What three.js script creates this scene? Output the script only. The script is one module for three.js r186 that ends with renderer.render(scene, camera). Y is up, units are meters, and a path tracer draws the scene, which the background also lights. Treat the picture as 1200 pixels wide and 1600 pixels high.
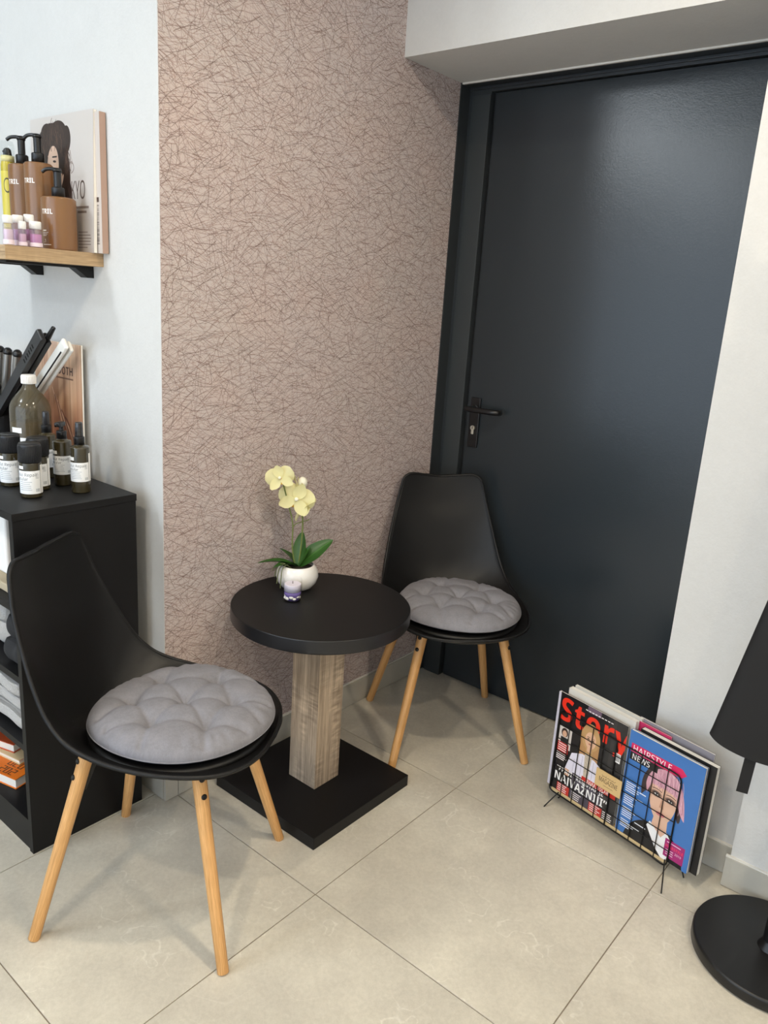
import * as THREE from 'three';
import { RoundedBoxGeometry } from 'three/addons/geometries/RoundedBoxGeometry.js';
import { mergeGeometries, mergeVertices } from 'three/addons/utils/BufferGeometryUtils.js';

// ---------------------------------------------------------------- camera, sky, lamps, exposure
const scene = new THREE.Scene();
const camera = new THREE.PerspectiveCamera(66.97, 3 / 4, 0.05, 60);
camera.position.set(1.6252, 1.3991, 2.326);
camera.up.set(-0.21592, 0.96278, -0.16258);
camera.lookAt(1.6252 - 0.605556, 1.3991 - 0.262661, 2.326 - 0.751207);
const renderer = new THREE.WebGLRenderer({ antialias: true });
renderer.toneMapping = THREE.LinearToneMapping;
renderer.toneMappingExposure = 1.0;
renderer.shadowMap.enabled = true;
scene.background = new THREE.Color().setRGB(0.74, 0.88, 1.05);      // bright overcast sky outside the shop window
scene.backgroundIntensity = 3.4;
const WARM = new THREE.Color().setRGB(1.0, 0.86, 0.66), COOL = new THREE.Color().setRGB(0.86, 0.94, 1.0);
const CEIL = 2.62;
// ceiling downlights, warm over the corner, cool white over the wash area: [x, z, candela, colour, where]
const LAMPS = [
  [1.1, 1.33, 4.6, WARM, 'over the floor before the dark door'],
  [-0.62, 2.765, 1.35, COOL, 'over the floor before the black cabinet'],
  [0.95, 2.765, 5.4, WARM, 'above the spot where the photo was taken'],
  [-0.62, 4.2, 1.7, COOL, 'between the cabinet and the shop window'],
  [1.1, 4.2, 1.5, WARM, 'farthest from the dark door'],
  [2.55, 1.33, 5.2, WARM, 'near the right wall, beside the coat stand corner'],
  [2.55, 2.765, 3.6, WARM, 'near the right wall, behind the viewer'],
];

// ---------------------------------------------------------------- helpers
let seed = 7;
const rnd = () => { seed = (seed * 1664525 + 1013904223) % 4294967296; return seed / 4294967296; };
const rr = (a, b) => a + (b - a) * rnd();
const taken = {};
const numbered = (n) => { taken[n] = (taken[n] ?? -1) + 1; return taken[n] ? n + '_' + String(taken[n]).padStart(3, '0') : n; };
const shadow = (o) => { o.castShadow = true; o.receiveShadow = true; return o; };
function part(name, geo, material, parent, label) {
  const m = shadow(new THREE.Mesh(geo, material)); m.name = name; parent.add(m);
  if (label) m.userData.label = label;
  return m;
}
function thing(name, label, category, p = [0, 0, 0], turn = 0, group) {
  const o = new THREE.Group(); o.name = numbered(name); o.position.set(...p); o.rotation.y = turn;
  o.userData = { label, category }; if (group) o.userData.group = group;
  scene.add(o); return o;
}
function struct(name, geo, material, label) {
  const m = geo ? shadow(new THREE.Mesh(geo, material)) : new THREE.Group();
  m.name = name; m.userData = { kind: 'structure', label, category: name.split('_')[0] }; scene.add(m); return m;
}
// box from corner to corner with uv in metres
function metreUV(g) {
  const p = g.attributes.position, n = g.attributes.normal, uv = new Float32Array(p.count * 2);
  for (let i = 0; i < p.count; i++) {
    const ax = Math.abs(n.getX(i)), ay = Math.abs(n.getY(i)), az = Math.abs(n.getZ(i));
    if (ax >= ay && ax >= az) { uv[2 * i] = p.getZ(i); uv[2 * i + 1] = p.getY(i); }
    else if (ay >= az) { uv[2 * i] = p.getX(i); uv[2 * i + 1] = p.getZ(i); }
    else { uv[2 * i] = p.getX(i); uv[2 * i + 1] = p.getY(i); }
  }
  g.setAttribute('uv', new THREE.BufferAttribute(uv, 2)); return g;
}
function span(x0, x1, y0, y1, z0, z1, r = 0) {
  const g = r ? new RoundedBoxGeometry(x1 - x0, y1 - y0, z1 - z0, 2, r) : new THREE.BoxGeometry(x1 - x0, y1 - y0, z1 - z0);
  g.translate((x0 + x1) / 2, (y0 + y1) / 2, (z0 + z1) / 2);
  return metreUV(g);
}
const lathe = (pts, seg = 40) => new THREE.LatheGeometry(pts.map(([r, y]) => new THREE.Vector2(r, y)), seg);
const V = (x, y, z) => new THREE.Vector3(x, y, z);
function rod(a, b, r0, r1 = r0, seg = 16) {
  const d = b.clone().sub(a), g = new THREE.CylinderGeometry(r1, r0, d.length(), seg, 1);
  g.applyQuaternion(new THREE.Quaternion().setFromUnitVectors(V(0, 1, 0), d.clone().normalize()));
  g.translate((a.x + b.x) / 2, (a.y + b.y) / 2, (a.z + b.z) / 2); return g;
}
const tube = (pts, r, n = 24, seg = 8, closed = false) => new THREE.TubeGeometry(new THREE.CatmullRomCurve3(pts, closed), n, r, seg, closed);
const merge = (l) => mergeGeometries(l.map((g) => g.index ? g.toNonIndexed() : g).map((g) => { if (!g.attributes.uv) g.setAttribute('uv', new THREE.BufferAttribute(new Float32Array(g.attributes.position.count * 2), 2)); return g; }));

// ---------------------------------------------------------------- textures
// tileable value noise on a p x p lattice
function lattice(p) { const a = new Float32Array(p * p); for (let i = 0; i < p * p; i++) a[i] = rnd(); return a; }
function noiseField(n, octaves) {       // octaves: [cells, weight]
  const out = new Float32Array(n * n); let tot = 0;
  for (const [p, w, py = p] of octaves) {
    const a = new Float32Array(p * py); for (let i = 0; i < a.length; i++) a[i] = rnd();
    tot += w;
    for (let y = 0; y < n; y++) {
      const fy = y / n * py, y0 = Math.floor(fy), ty = fy - y0, sy = ty * ty * (3 - 2 * ty), r0 = (y0 % py) * p, r1 = ((y0 + 1) % py) * p;
      for (let x = 0; x < n; x++) {
        const fx = x / n * p, x0 = Math.floor(fx), tx = fx - x0, sx = tx * tx * (3 - 2 * tx), c0 = x0 % p, c1 = (x0 + 1) % p;
        const u = a[r0 + c0] + (a[r0 + c1] - a[r0 + c0]) * sx, v = a[r1 + c0] + (a[r1 + c1] - a[r1 + c0]) * sx;
        out[y * n + x] += w * (u + (v - u) * sy);
      }
    }
  }
  for (let i = 0; i < out.length; i++) out[i] /= tot;
  return out;
}
function dataTex(n, fn, size, srgb = true) {
  const d = new Uint8Array(n * n * 4);
  for (let i = 0; i < n * n; i++) { const c = fn(i, i % n, Math.floor(i / n)); d[4 * i] = Math.max(0, Math.min(255, c[0])); d[4 * i + 1] = Math.max(0, Math.min(255, c[1])); d[4 * i + 2] = Math.max(0, Math.min(255, c[2])); d[4 * i + 3] = 255; }
  const t = new THREE.DataTexture(d, n, n); t.magFilter = THREE.LinearFilter; t.minFilter = THREE.LinearMipmapLinearFilter; t.generateMipmaps = true;
  t.wrapS = t.wrapT = THREE.RepeatWrapping; if (srgb) t.colorSpace = THREE.SRGBColorSpace;
  const [sx, sy] = Array.isArray(size) ? size : [size, size];
  t.repeat.set(1 / sx, 1 / sy); t.needsUpdate = true; return t;
}
function canvasTex(w, h, draw, srgb = true) {
  const c = document.createElement('canvas'); c.width = w; c.height = h; const g = c.getContext('2d'); draw(g, w, h);
  const t = new THREE.CanvasTexture(c); if (srgb) t.colorSpace = THREE.SRGBColorSpace; t.anisotropy = 8; return t;
}
const std = (o) => new THREE.MeshStandardMaterial({ side: THREE.DoubleSide, ...o });
const phys = (o) => new THREE.MeshPhysicalMaterial({ side: THREE.DoubleSide, ...o });

// plaster
const plasterField = noiseField(512, [[8, 1], [40, 0.8], [128, 0.9], [256, 0.5]]);
const plasterBump = dataTex(512, (i) => { const v = plasterField[i] * 255; return [v, v, v]; }, 0.5, false);
const plasterMap = dataTex(512, (i) => { const v = 247 + (plasterField[i] - 0.5) * 9; return [v, v, v]; }, 0.5);
const plaster = std({ color: 0xd9d8d5, map: plasterMap, bumpMap: plasterBump, bumpScale: 0.0005, roughness: 0.85 });

// wallpaper: pale old-rose ground with a print of crossing hair lines
const WP = 1.3;
const wallpaperTex = canvasTex(2048, 2048, (g, w) => {
  g.fillStyle = '#cabebd'; g.fillRect(0, 0, w, w);
  for (let k = 0; k < 260; k++) {           // mottled ground: pinker and greyer patches of print
    const x = rr(0, w), y = rr(0, w), r = rr(60, 190);
    const col = rnd() < 0.5 ? '209,187,180' : '201,192,190';
    for (const ox of [-w, 0, w]) for (const oy of [-w, 0, w]) {
      if (x + ox + r < 0 || x + ox - r > w || y + oy + r < 0 || y + oy - r > w) continue;
      const q = g.createRadialGradient(x + ox, y + oy, 0, x + ox, y + oy, r);
      q.addColorStop(0, `rgba(${col},0.20)`); q.addColorStop(1, `rgba(${col},0)`);
      g.fillStyle = q; g.fillRect(x + ox - r, y + oy - r, 2 * r, 2 * r);
    }
  }
  g.lineCap = 'round';
  const strokes = (n, lo, hi, wLo, wHi, colors, aLo, aHi) => {
    for (let k = 0; k < n; k++) {
      const cell = Math.sqrt(n), cx = k % Math.ceil(cell), cy = Math.floor(k / Math.ceil(cell)), x = (cx + rnd()) / cell * w, y = (cy + rnd()) / cell * w;
      const flat = rnd() < 0.55, ang = flat ? rr(-0.75, 0.75) : rr(0, Math.PI), L = rr(lo, hi), bend = rr(-0.16, 0.16) * L;
      const dx = Math.cos(ang) * L, dy = Math.sin(ang) * L, nx = -Math.sin(ang) * bend, ny = Math.cos(ang) * bend;
      g.strokeStyle = `rgba(${colors[Math.floor(rnd() * colors.length)]},${rr(aLo, aHi)})`; g.lineWidth = rr(wLo, wHi);
      for (const ox of [-w, 0, w]) for (const oy of [-w, 0, w]) {
        const X = x + ox, Y = y + oy; if (X < -L * 1.2 || X > w + L * 1.2 || Y < -L * 1.2 || Y > w + L * 1.2) continue;
        g.beginPath(); g.moveTo(X - dx / 2, Y - dy / 2); g.quadraticCurveTo(X + nx, Y + ny, X + dx / 2, Y + dy / 2); g.stroke();
      }
    }
  };
  strokes(9000, 20, 80, 0.8, 1.6, ['222,207,200', '212,196,189'], 0.25, 0.5);
  strokes(15000, 26, 92, 0.8, 1.4, ['140,110,101', '128,102,95', '150,118,108'], 0.4, 0.72);
  strokes(6500, 50, 150, 0.9, 1.6, ['96,74,67', '110,84,76', '88,70,64'], 0.5, 0.82);
});
wallpaperTex.wrapS = wallpaperTex.wrapT = THREE.RepeatWrapping; wallpaperTex.repeat.set(1 / WP, 1 / WP); wallpaperTex.magFilter = THREE.LinearFilter;
const wallpaper = std({ map: wallpaperTex, color: 0xfafafa, roughness: 0.72 });

// floor tile: honed beige marble look, three prints
function tileTexture() {
  const n = 1024, cloud = noiseField(n, [[3, 1.2], [7, 0.8], [18, 0.5]]), warp = noiseField(n, [[4, 1], [11, 0.5]]), fine = noiseField(n, [[90, 1], [256, 0.8]]), vein = noiseField(n, [[5, 1], [12, 0.6], [28, 0.35]]), gate = noiseField(n, [[5, 1], [10, 0.5]]);
  return dataTex(n, (i) => {
    const c = (cloud[i] - 0.5) * 30 + (warp[i] - 0.5) * 16, f = (fine[i] - 0.5) * 15;
    const ridge = Math.max(0, 1 - Math.abs(vein[i] - 0.5) * 75) * Math.max(0, gate[i] - 0.47) * 5.2;
    const r2 = Math.max(0, 1 - Math.abs(warp[i] - 0.45) * 110) * Math.max(0, 0.5 - gate[i]) * 3;
    const v = Math.min(1, ridge * (0.35 + 1.3 * fine[i])) * 12 + r2 * 6;
    return [203 + c + f + v, 197 + c + f + v * 1.05, 183 + c * 0.9 + f + v * 1.15];
  }, 0.6);
}
const tileMats = [0, 1, 2].map(() => std({ map: tileTexture(), roughness: 0.42 }));
const grout = std({ color: 0x8a7f70, roughness: 0.95 });
const baseTile = std({ map: plasterMap, color: 0xbfbbb0, roughness: 0.4 });

// wood grain along v
function woodTexture(n, base, spread, lines, size, saw) {
  const a = noiseField(n, [[24, 1, 2], [70, 0.9, 3], [200, 0.7, 4]]), b = noiseField(n, [[5, 1, 2], [10, 0.6, 3]]), f = noiseField(n, [[256, 1, 20], [400, 0.6, 40]]), s = noiseField(n, [[6, 1, 60], [9, 0.8, 140]]), gate = noiseField(n, [[4, 1, 4], [8, 0.6, 6]]);
  return dataTex(n, (i) => {
    const k = (a[i] - 0.5) * spread + (b[i] - 0.5) * spread * 0.7 + (f[i] - 0.5) * lines + (saw ? Math.max(0, gate[i] - 0.5) * (s[i] - 0.5) * saw : 0);
    return [base[0] + k, base[1] + k * 0.95, base[2] + k * 0.85];
  }, size);
}
const columnWood = std({ map: woodTexture(1024, [170, 151, 130], 85, 50, [0.22, 0.6], 330), roughness: 0.6 });
const shelfWood = std({ map: woodTexture(512, [186, 158, 122], 60, 44, [0.22, 0.6], 60), roughness: 0.6 });
const legTex = woodTexture(512, [200, 150, 92], 56, 40, [1, 1], 0);
const legWood = std({ map: legTex, roughness: 0.42 });
const edgeStrip = std({ color: 0x1b1b1d, roughness: 0.35 });

// paint with orange-peel skin on the steel door
const peelField = noiseField(1024, [[90, 1], [160, 1], [300, 0.5]]);
const peel = dataTex(1024, (i) => { const v = peelField[i] * 255; return [v, v, v]; }, 0.45, false);
const doorPaint = phys({ color: 0x292f33, roughness: 0.27, bumpMap: peel, bumpScale: 0.00016, specularIntensity: 0.9 });
const framePaint = phys({ color: 0x2f3336, roughness: 0.4 });

const blackLaminate = phys({ color: 0x101012, roughness: 0.5, specularIntensity: 0.6 });
const tableBlack = phys({ color: 0x111112, roughness: 0.46, specularIntensity: 0.6 });
const cabinetEdge = std({ color: 0x2a2b2c, roughness: 0.5 });
const shellField = noiseField(256, [[90, 1], [180, 0.6]]);
const shellBump = dataTex(256, (i) => { const v = shellField[i] * 255; return [v, v, v]; }, 0.1, false);
const shellPlastic = phys({ color: 0x151516, roughness: 0.42, specularIntensity: 0.7, bumpMap: shellBump, bumpScale: 0.00012 });
const padLeather = std({ color: 0x0d0d0e, roughness: 0.5 });
const blackMetal = std({ color: 0x101011, roughness: 0.45, metalness: 0.3 });
const blackPlastic = phys({ color: 0x121214, roughness: 0.32 });
const velvetField = noiseField(512, [[12, 1], [60, 0.7], [220, 0.9]]);
const velvet = phys({ color: 0x908f96, roughness: 0.9, map: dataTex(512, (i) => { const v = 232 + (velvetField[i] - 0.5) * 40; return [v, v, v]; }, 0.25), sheen: 0.55, sheenRoughness: 0.45, sheenColor: new THREE.Color(0x9a9aa4) });
const white = std({ color: 0xf1f0ee, roughness: 0.5 });
const paper = std({ color: 0xe9e6df, roughness: 0.8 });

// ---------------------------------------------------------------- the room
const ZW = 1.205, XR = 2.9, XL = -3.3, ZB = 5.2, XE = 1.0395, ZR = 0.364, BEAM = 2.0935;
{
  const f = struct('floor', span(XL - 0.1, XR + 0.1, -0.09, -0.0022, -0.1, ZB + 0.1), grout, 'beige marbled square floor tiles with thin brown joints');
  f.userData.category = 'floor';
  const G = 0.0026, T = 0.6, variants = [];
  for (let v = 0; v < 3; v++) for (let q = 0; q < 2; q++) {
    const g = new RoundedBoxGeometry(T - G, 0.008, T - G, 1, 0.0007); g.translate(0, -0.004, 0); metreUV(g);
    const uv = g.attributes.uv;
    for (let i = 0; i < uv.count; i++) { const a = uv.getX(i) + 0.3, b = uv.getY(i) + 0.3; if (q) uv.setXY(i, b, 0.6 - a); else uv.setXY(i, a, b); }
    variants.push([g, tileMats[v]]);
  }
  for (let i = -7; i < 5; i++) for (let j = -3; j < 7; j++) {
    const x = 0.559 + (i + 0.5) * T, z = 1.171 + (j + 0.5) * T;
    if (x + 0.3 < XL || x - 0.3 > XR || z - 0.3 > ZB || (x < -0.35 && z < 0.9) || z < -0.2) continue;
    const [g, m] = variants[Math.floor(rnd() * variants.length)];
    part('tile', g, m, f).position.set(x, 0, z);
  }
}
struct('ceiling', span(XL - 0.1, XR + 0.1, CEIL, CEIL + 0.1, -0.1, ZB + 0.1), plaster, 'plain white ceiling');
{
  const w = struct('wall_left', span(-0.12, 0, 0, CEIL, -0.1, ZW), plaster, 'wall papered with old rose paper printed with fine crossing lines');
  part('wallpaper', span(-0.0002, 0.0012, 0.088, CEIL, 0.055, ZW - 0.001), wallpaper, w, 'old rose wallpaper printed with fine crossing brown lines');
}
struct('wall_far_left', span(XL - 0.1, -0.12, 0, CEIL, ZW - 0.12, ZW), plaster, 'white wall behind the wooden shelf and black cabinet');
struct('wall_far', span(0, XE + 0.05, 0, CEIL, -0.2, -0.06), plaster, 'wall behind the dark door');
struct('wall_right_far', span(XE, XR, 0, CEIL, -0.06, ZR), plaster, 'white wall to the right of the dark door');
struct('wall_beam', span(0.0005, XE, BEAM, CEIL, -0.06, 0.356), plaster, 'white boxed beam above the dark door');
struct('wall_pilaster', span(1.295, XR, 0, CEIL, ZR, 0.413), plaster, 'white wall step standing slightly forward behind the coat stand');
struct('wall_right', span(XR, XR + 0.1, 0, CEIL, -0.1, ZB + 0.1), plaster, 'plain white side wall behind the viewer');
struct('wall_left_far', span(XL - 0.1, XL, 0, CEIL, ZW, ZB + 0.1), plaster, 'plain white end wall of the salon');
const WIN = [-2.0, 2.75, 0.12, 2.45];
struct('wall_back', merge([span(XL, WIN[0], 0, CEIL, ZB, ZB + 0.12), span(WIN[1], XR, 0, CEIL, ZB, ZB + 0.12), span(WIN[0], WIN[1], 0, WIN[2], ZB, ZB + 0.12), span(WIN[0], WIN[1], WIN[3], CEIL, ZB, ZB + 0.12)]), plaster, 'white street wall with the shop window');
{
  const w = struct('window_1', null, null, 'wide shop window behind the viewer');
  const fr = std({ color: 0x3a3d40, roughness: 0.4 });
  const [a, b, c, d] = WIN, posts = [1, 2, 3].map((k) => a + (b - a) * k / 4);
  for (const q of [[a, b, c, c + 0.05], [a, b, d - 0.05, d], [a, a + 0.05, c + 0.05, d - 0.05], [b - 0.05, b, c + 0.05, d - 0.05], ...posts.map((x) => [x - 0.025, x + 0.025, c + 0.05, d - 0.05])])
    part('window_frame', span(q[0], q[1], q[2], q[3], ZB + 0.03, ZB + 0.09), fr, w);
  const glass = phys({ color: 0xffffff, transmission: 1, thickness: 0, roughness: 0.0, ior: 1.45 });
  for (const [x0, x1] of [0, 1, 2, 3].map((k) => [k ? posts[k - 1] + 0.025 : a + 0.05, k < 3 ? posts[k] - 0.025 : b - 0.05])) part('pane', span(x0, x1, c + 0.05, d - 0.05, ZB + 0.055, ZB + 0.061), glass, w);
}
// baseboards of floor-tile pieces with a caulk line on top
const caulk = std({ color: 0xe4e1d9, roughness: 0.6 });
function baseboard(name, label, axis, from, to, at, h, joints, out) {
  const b = struct(name, null, null, label); b.userData.category = 'baseboard';
  const cuts = [from, ...joints, to];
  for (let i = 0; i + 1 < cuts.length; i++) {
    const p0 = cuts[i] + 0.001, p1 = cuts[i + 1] - 0.001, a = Math.min(at, at + out * 0.0095), c = Math.max(at, at + out * 0.0095);
    part('tile', axis === 'x' ? span(p0, p1, 0.002, h, a, c, 0.0006) : span(a, c, 0.002, h, p0, p1, 0.0006), baseTile, b);
  }
  const s = 0.0065, a = Math.min(at, at + out * s), c = Math.max(at, at + out * s);
  part('caulk_line', axis === 'x' ? span(from, to, h - 0.001, h + 0.004, a, c) : span(a, c, h - 0.001, h + 0.004, from, to), caulk, b);
}
baseboard('baseboard_left', 'grey tile skirting under the rose wallpaper', 'z', 0.062, ZW + 0.0095, 0, 0.088, [0.571, 1.171], 1);
baseboard('baseboard_far_left', 'tile skirting of the white wall behind the cabinet', 'x', XL, -0.001, ZW, 0.088, [-2.4, -1.8, -1.2, -0.6], 1);
baseboard('baseboard_right', 'grey tile skirting behind the magazine rack', 'x', XE, 1.294, ZR, 0.082, [], 1);
baseboard('baseboard_pilaster', 'grey tile skirting behind the coat stand base', 'x', 1.2855, XR, 0.413, 0.086, [1.886, 2.486], 1);

// the steel door in its niche
{
  const d = struct('door_1', null, null, 'plain charcoal steel door with black lever handle');
  const fr = part('door_frame', merge([
    span(0.0014, 0.005, 0, BEAM, 0.01, 0.062), span(0.0014, 0.089, 0, BEAM, -0.05, 0.01, 0.0015),
    span(0.005, XE - 0.002, BEAM - 0.004, BEAM, 0.0, 0.052), span(0.089, XE - 0.002, 2.071, BEAM - 0.004, -0.05, 0.01, 0.0015), span(0.006, XE - 0.002, 2.079, 2.084, 0.0098, 0.0165, 0.001)]), framePaint, d);
  part('seal', span(0.089, 0.1, 0.004, 2.071, -0.05, -0.012), std({ color: 0x0b0b0c, roughness: 0.7 }), fr);
  part('cover_strip', span(0.02, 0.09, 0.001, 2.062, 0.0102, 0.0165, 0.0012), phys({ color: 0x34393b, roughness: 0.38 }), fr, 'raised charcoal strip along the frame');
  part('caulk_line', span(0.006, XE, BEAM - 0.0045, BEAM, 0.052, 0.06), caulk, d);
  const leaf = part('door_leaf', span(0.1, XE - 0.001, 0.006, 2.068, -0.045, 0, 0.0015), doorPaint, d);
  part('handle_plate', span(0.118, 0.158, 0.915, 1.092, 0, 0.009, 0.003), blackPlastic, leaf, 'tall black plastic door plate');
  const neck = rod(V(0.138, 1.055, 0.006), V(0.138, 1.055, 0.03), 0.0105), cap = lathe([[0.0001, 0.006], [0.013, 0.006], [0.013, 0], [0.0001, 0]]);
  cap.rotateX(Math.PI / 2); cap.translate(0.138, 1.055, 0.008);
  part('lever', merge([neck, cap, tube([V(0.13, 1.055, 0.05), V(0.15, 1.055, 0.052), V(0.2, 1.055, 0.052), V(0.236, 1.055, 0.05), V(0.25, 1.055, 0.04), V(0.251, 1.055, 0.024)], 0.0098, 40, 14),
    new THREE.SphereGeometry(0.0098, 14, 10).translate(0.13, 1.055, 0.05), rod(V(0.138, 1.055, 0.03), V(0.138, 1.055, 0.05), 0.0098)]), blackPlastic, leaf, 'rounded black plastic lever handle');
  const steel = std({ color: 0xd6d3c6, metalness: 0.75, roughness: 0.38 });
  const cyl = new THREE.CylinderGeometry(0.0086, 0.0086, 0.006, 24).rotateX(Math.PI / 2).translate(0.137, 0.985, 0.0105);
  part('lock_cylinder', merge([cyl, span(0.132, 0.142, 0.962, 0.98, 0.0085, 0.0132, 0.002)]), steel, leaf, 'nickel lock cylinder');
  part('keyhole', span(0.1358, 0.1382, 0.981, 0.991, 0.0128, 0.0139), std({ color: 0x15130f }), leaf);
}

// ---------------------------------------------------------------- ceiling lamps (out of view): warm downlights, cool opal globes
for (const [x, z, power, tint, where] of LAMPS) {
  const cool = tint === COOL;
  const l = thing(cool ? 'ceiling_globe' : 'ceiling_downlight', (cool ? 'white opal globe lamp under the ceiling ' : 'round recessed ceiling downlight ') + where, cool ? 'globe lamp' : 'downlight', [x, CEIL, z], 0, cool ? 'opal globe lamps' : 'ceiling downlights');
  const s = cool ? new THREE.PointLight(tint, power, 0, 2) : new THREE.SpotLight(tint, power, 0, 1.48, 0.42, 2);
  s.castShadow = true; s.name = 'lamp_light';
  if (cool) {
    part('ceiling_rose', lathe([[0.0001, 0], [0.05, 0], [0.045, -0.02], [0.014, -0.028], [0.0001, -0.028]]), white, l);
    part('globe', new THREE.SphereGeometry(0.085, 40, 24).translate(0, -0.108, 0), std({ color: 0xf4f4f4, emissive: tint, emissiveIntensity: 22 }), l, 'glowing opal globe');
    s.shadow.radius = 4; s.position.set(0, -0.108, 0); l.add(s);
  } else {
    part('trim_ring', lathe([[0.04, 0], [0.04, -0.006], [0.052, -0.006], [0.055, 0]]), white, l);
    part('lens', lathe([[0.0001, -0.003], [0.04, -0.003], [0.04, -0.0005]]), std({ color: 0xffffff, emissive: tint, emissiveIntensity: 20 }), l);
    s.shadow.radius = 1.8; s.position.set(0, -0.012, 0); s.target.position.set(0, -1, 0); l.add(s, s.target);
  }
}

// ---------------------------------------------------------------- round table
{
  const t = thing('round_table', 'small round black pedestal table between the two chairs', 'table', [0.2465, 0, 0.865]);
  part('base_plate', span(-0.2, 0.2, 0, 0.036, -0.2, 0.2, 0.0015), blackLaminate, t);
  const col = span(-0.0525, 0.0525, 0.036, 0.542, -0.05, 0.05, 0.0008);
  { const u = col.attributes.uv, n = col.attributes.normal; for (let i = 0; i < u.count; i++) if (Math.abs(n.getX(i)) > 0.5) u.setXY(i, u.getX(i) + 0.137, u.getY(i) + 0.21); }
  part('column', col, columnWood, t, 'square grey-brown wood-grain column');
  const R = 0.247;
  const top = part('table_top', lathe([[0.0001, 0.542], [R - 0.002, 0.542], [R, 0.544], [R, 0.578], [R - 0.002, 0.58], [0.0001, 0.58]], 120), tableBlack, t);
  part('edge_band', lathe([[R + 0.0004, 0.545], [R + 0.0012, 0.546], [R + 0.0012, 0.5775], [R - 0.0005, 0.5797]], 120), edgeStrip, top);
}

// ---------------------------------------------------------------- chairs
const interp = (pts, s) => new THREE.CatmullRomCurve3(pts.map((p) => V(...p)), false, 'centripetal').getPoint(s);
function shellGeometry() {
  // right-hand rim of the shell and the middle line, both from the front lip to the top: [half width, height, depth]
  const rim = [[0, 0.449, 0.252], [0.075, 0.449, 0.246], [0.135, 0.451, 0.226], [0.185, 0.456, 0.185], [0.216, 0.462, 0.12], [0.229, 0.468, 0.04], [0.228, 0.478, -0.04], [0.219, 0.498, -0.11], [0.206, 0.54, -0.16], [0.192, 0.60, -0.195], [0.175, 0.675, -0.227], [0.158, 0.745, -0.252], [0.147, 0.79, -0.262], [0.137, 0.82, -0.268], [0.115, 0.834, -0.274], [0.06, 0.829, -0.287], [0, 0.823, -0.293]];
  const mid = [[0, 0.449, 0.252], [0, 0.440, 0.243], [0, 0.434, 0.218], [0, 0.425, 0.17], [0, 0.418, 0.10], [0, 0.413, 0.02], [0, 0.412, -0.06], [0, 0.418, -0.13], [0, 0.442, -0.18], [0, 0.498, -0.214], [0, 0.585, -0.238], [0, 0.672, -0.257], [0, 0.735, -0.275], [0, 0.778, -0.284], [0, 0.805, -0.289], [0, 0.818, -0.292], [0, 0.823, -0.293]];
  const NS = 84, NT = 36, th = 0.008, rc = new THREE.CatmullRomCurve3(rim.map((p) => V(...p))), mc = new THREE.CatmullRomCurve3(mid.map((p) => V(...p)));
  const P = [];
  for (let i = 0; i <= NS; i++) {
    const s = i / NS, e = rc.getPoint(s), c = mc.getPoint(s), row = [];
    for (let j = 0; j <= NT; j++) {
      const t = -1 + 2 * j / NT, k = Math.pow(Math.abs(t), 2.3);
      row.push(V(e.x * t, c.y + (e.y - c.y) * k, c.z + (e.z - c.z) * k));
    }
    P.push(row);
  }
  const nrm = (i, j) => {
    const a = P[Math.max(1, Math.min(NS - 1, i)) + 1 > NS ? NS : Math.max(1, Math.min(NS - 1, i)) + 1][j], b = P[Math.max(1, Math.min(NS - 1, i)) - 1][j];
    const ii = Math.max(2, Math.min(NS - 2, i)), c = P[ii][Math.min(NT, j + 1)], d = P[ii][Math.max(0, j - 1)];
    return c.clone().sub(d).cross(a.clone().sub(b)).normalize();
  };
  const pos = [], idx = [], W = NT + 1;
  for (let i = 0; i <= NS; i++) for (let j = 0; j <= NT; j++) pos.push(...P[i][j].toArray());
  const off = pos.length / 3;
  for (let i = 0; i <= NS; i++) for (let j = 0; j <= NT; j++) { const n = nrm(i, j); if (n.y < 0 && i < NS * 0.5) n.negate(); if (n.z < 0 && i >= NS * 0.5) n.negate(); pos.push(...P[i][j].clone().addScaledVector(n, -th).toArray()); }
  for (let i = 0; i < NS; i++) for (let j = 0; j < NT; j++) {
    const a = i * W + j, b = a + 1, c = a + W, d = c + 1;
    idx.push(a, b, c, b, d, c); idx.push(off + a, off + c, off + b, off + b, off + c, off + d);
  }
  for (let i = 0; i < NS; i++) for (const j of [0, NT]) { const a = i * W + j, c = a + W; idx.push(a, c, off + a, c, off + c, off + a); }
  const g = new THREE.BufferGeometry(); g.setAttribute('position', new THREE.Float32BufferAttribute(pos, 3)); g.setIndex(idx); g.computeVertexNormals(); metreUV(g);
  const edge = [];
  for (let i = 0; i <= NS; i += 2) edge.push(P[i][NT].clone()); for (let i = NS - 2; i > 0; i -= 2) edge.push(P[i][0].clone());
  for (let i = 0; i < edge.length; i++) { const e = edge[i]; e.y -= 0.003; if (e.y > 0.5) { e.z -= 0.003; } }
  return merge([g, metreUV(tube(edge, 0.0044, 260, 10, true))]);
}
const shellGeo = shellGeometry();
const padGeo = (() => {
  const g = lathe([[0.0001, 0.440], [0.06, 0.441], [0.13, 0.446], [0.172, 0.452], [0.186, 0.452], [0.193, 0.447], [0.194, 0.44], [0.186, 0.432], [0.1, 0.422], [0.0001, 0.42]], 64);
  g.scale(1.02, 1, 1.04); g.translate(0, 0, 0.035); return metreUV(g);
})();
const legGeo = (() => {                      // along +y from 0 to 1, scaled by placing
  const g = new THREE.CylinderGeometry(0.0158, 0.0125, 1, 24, 6, false), p = g.attributes.position, uv = g.attributes.uv;
  for (let i = 0; i < uv.count; i++) uv.setXY(i, uv.getX(i) * 0.45 + 0.1, uv.getY(i) * 0.9);
  return g;
})();
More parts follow.
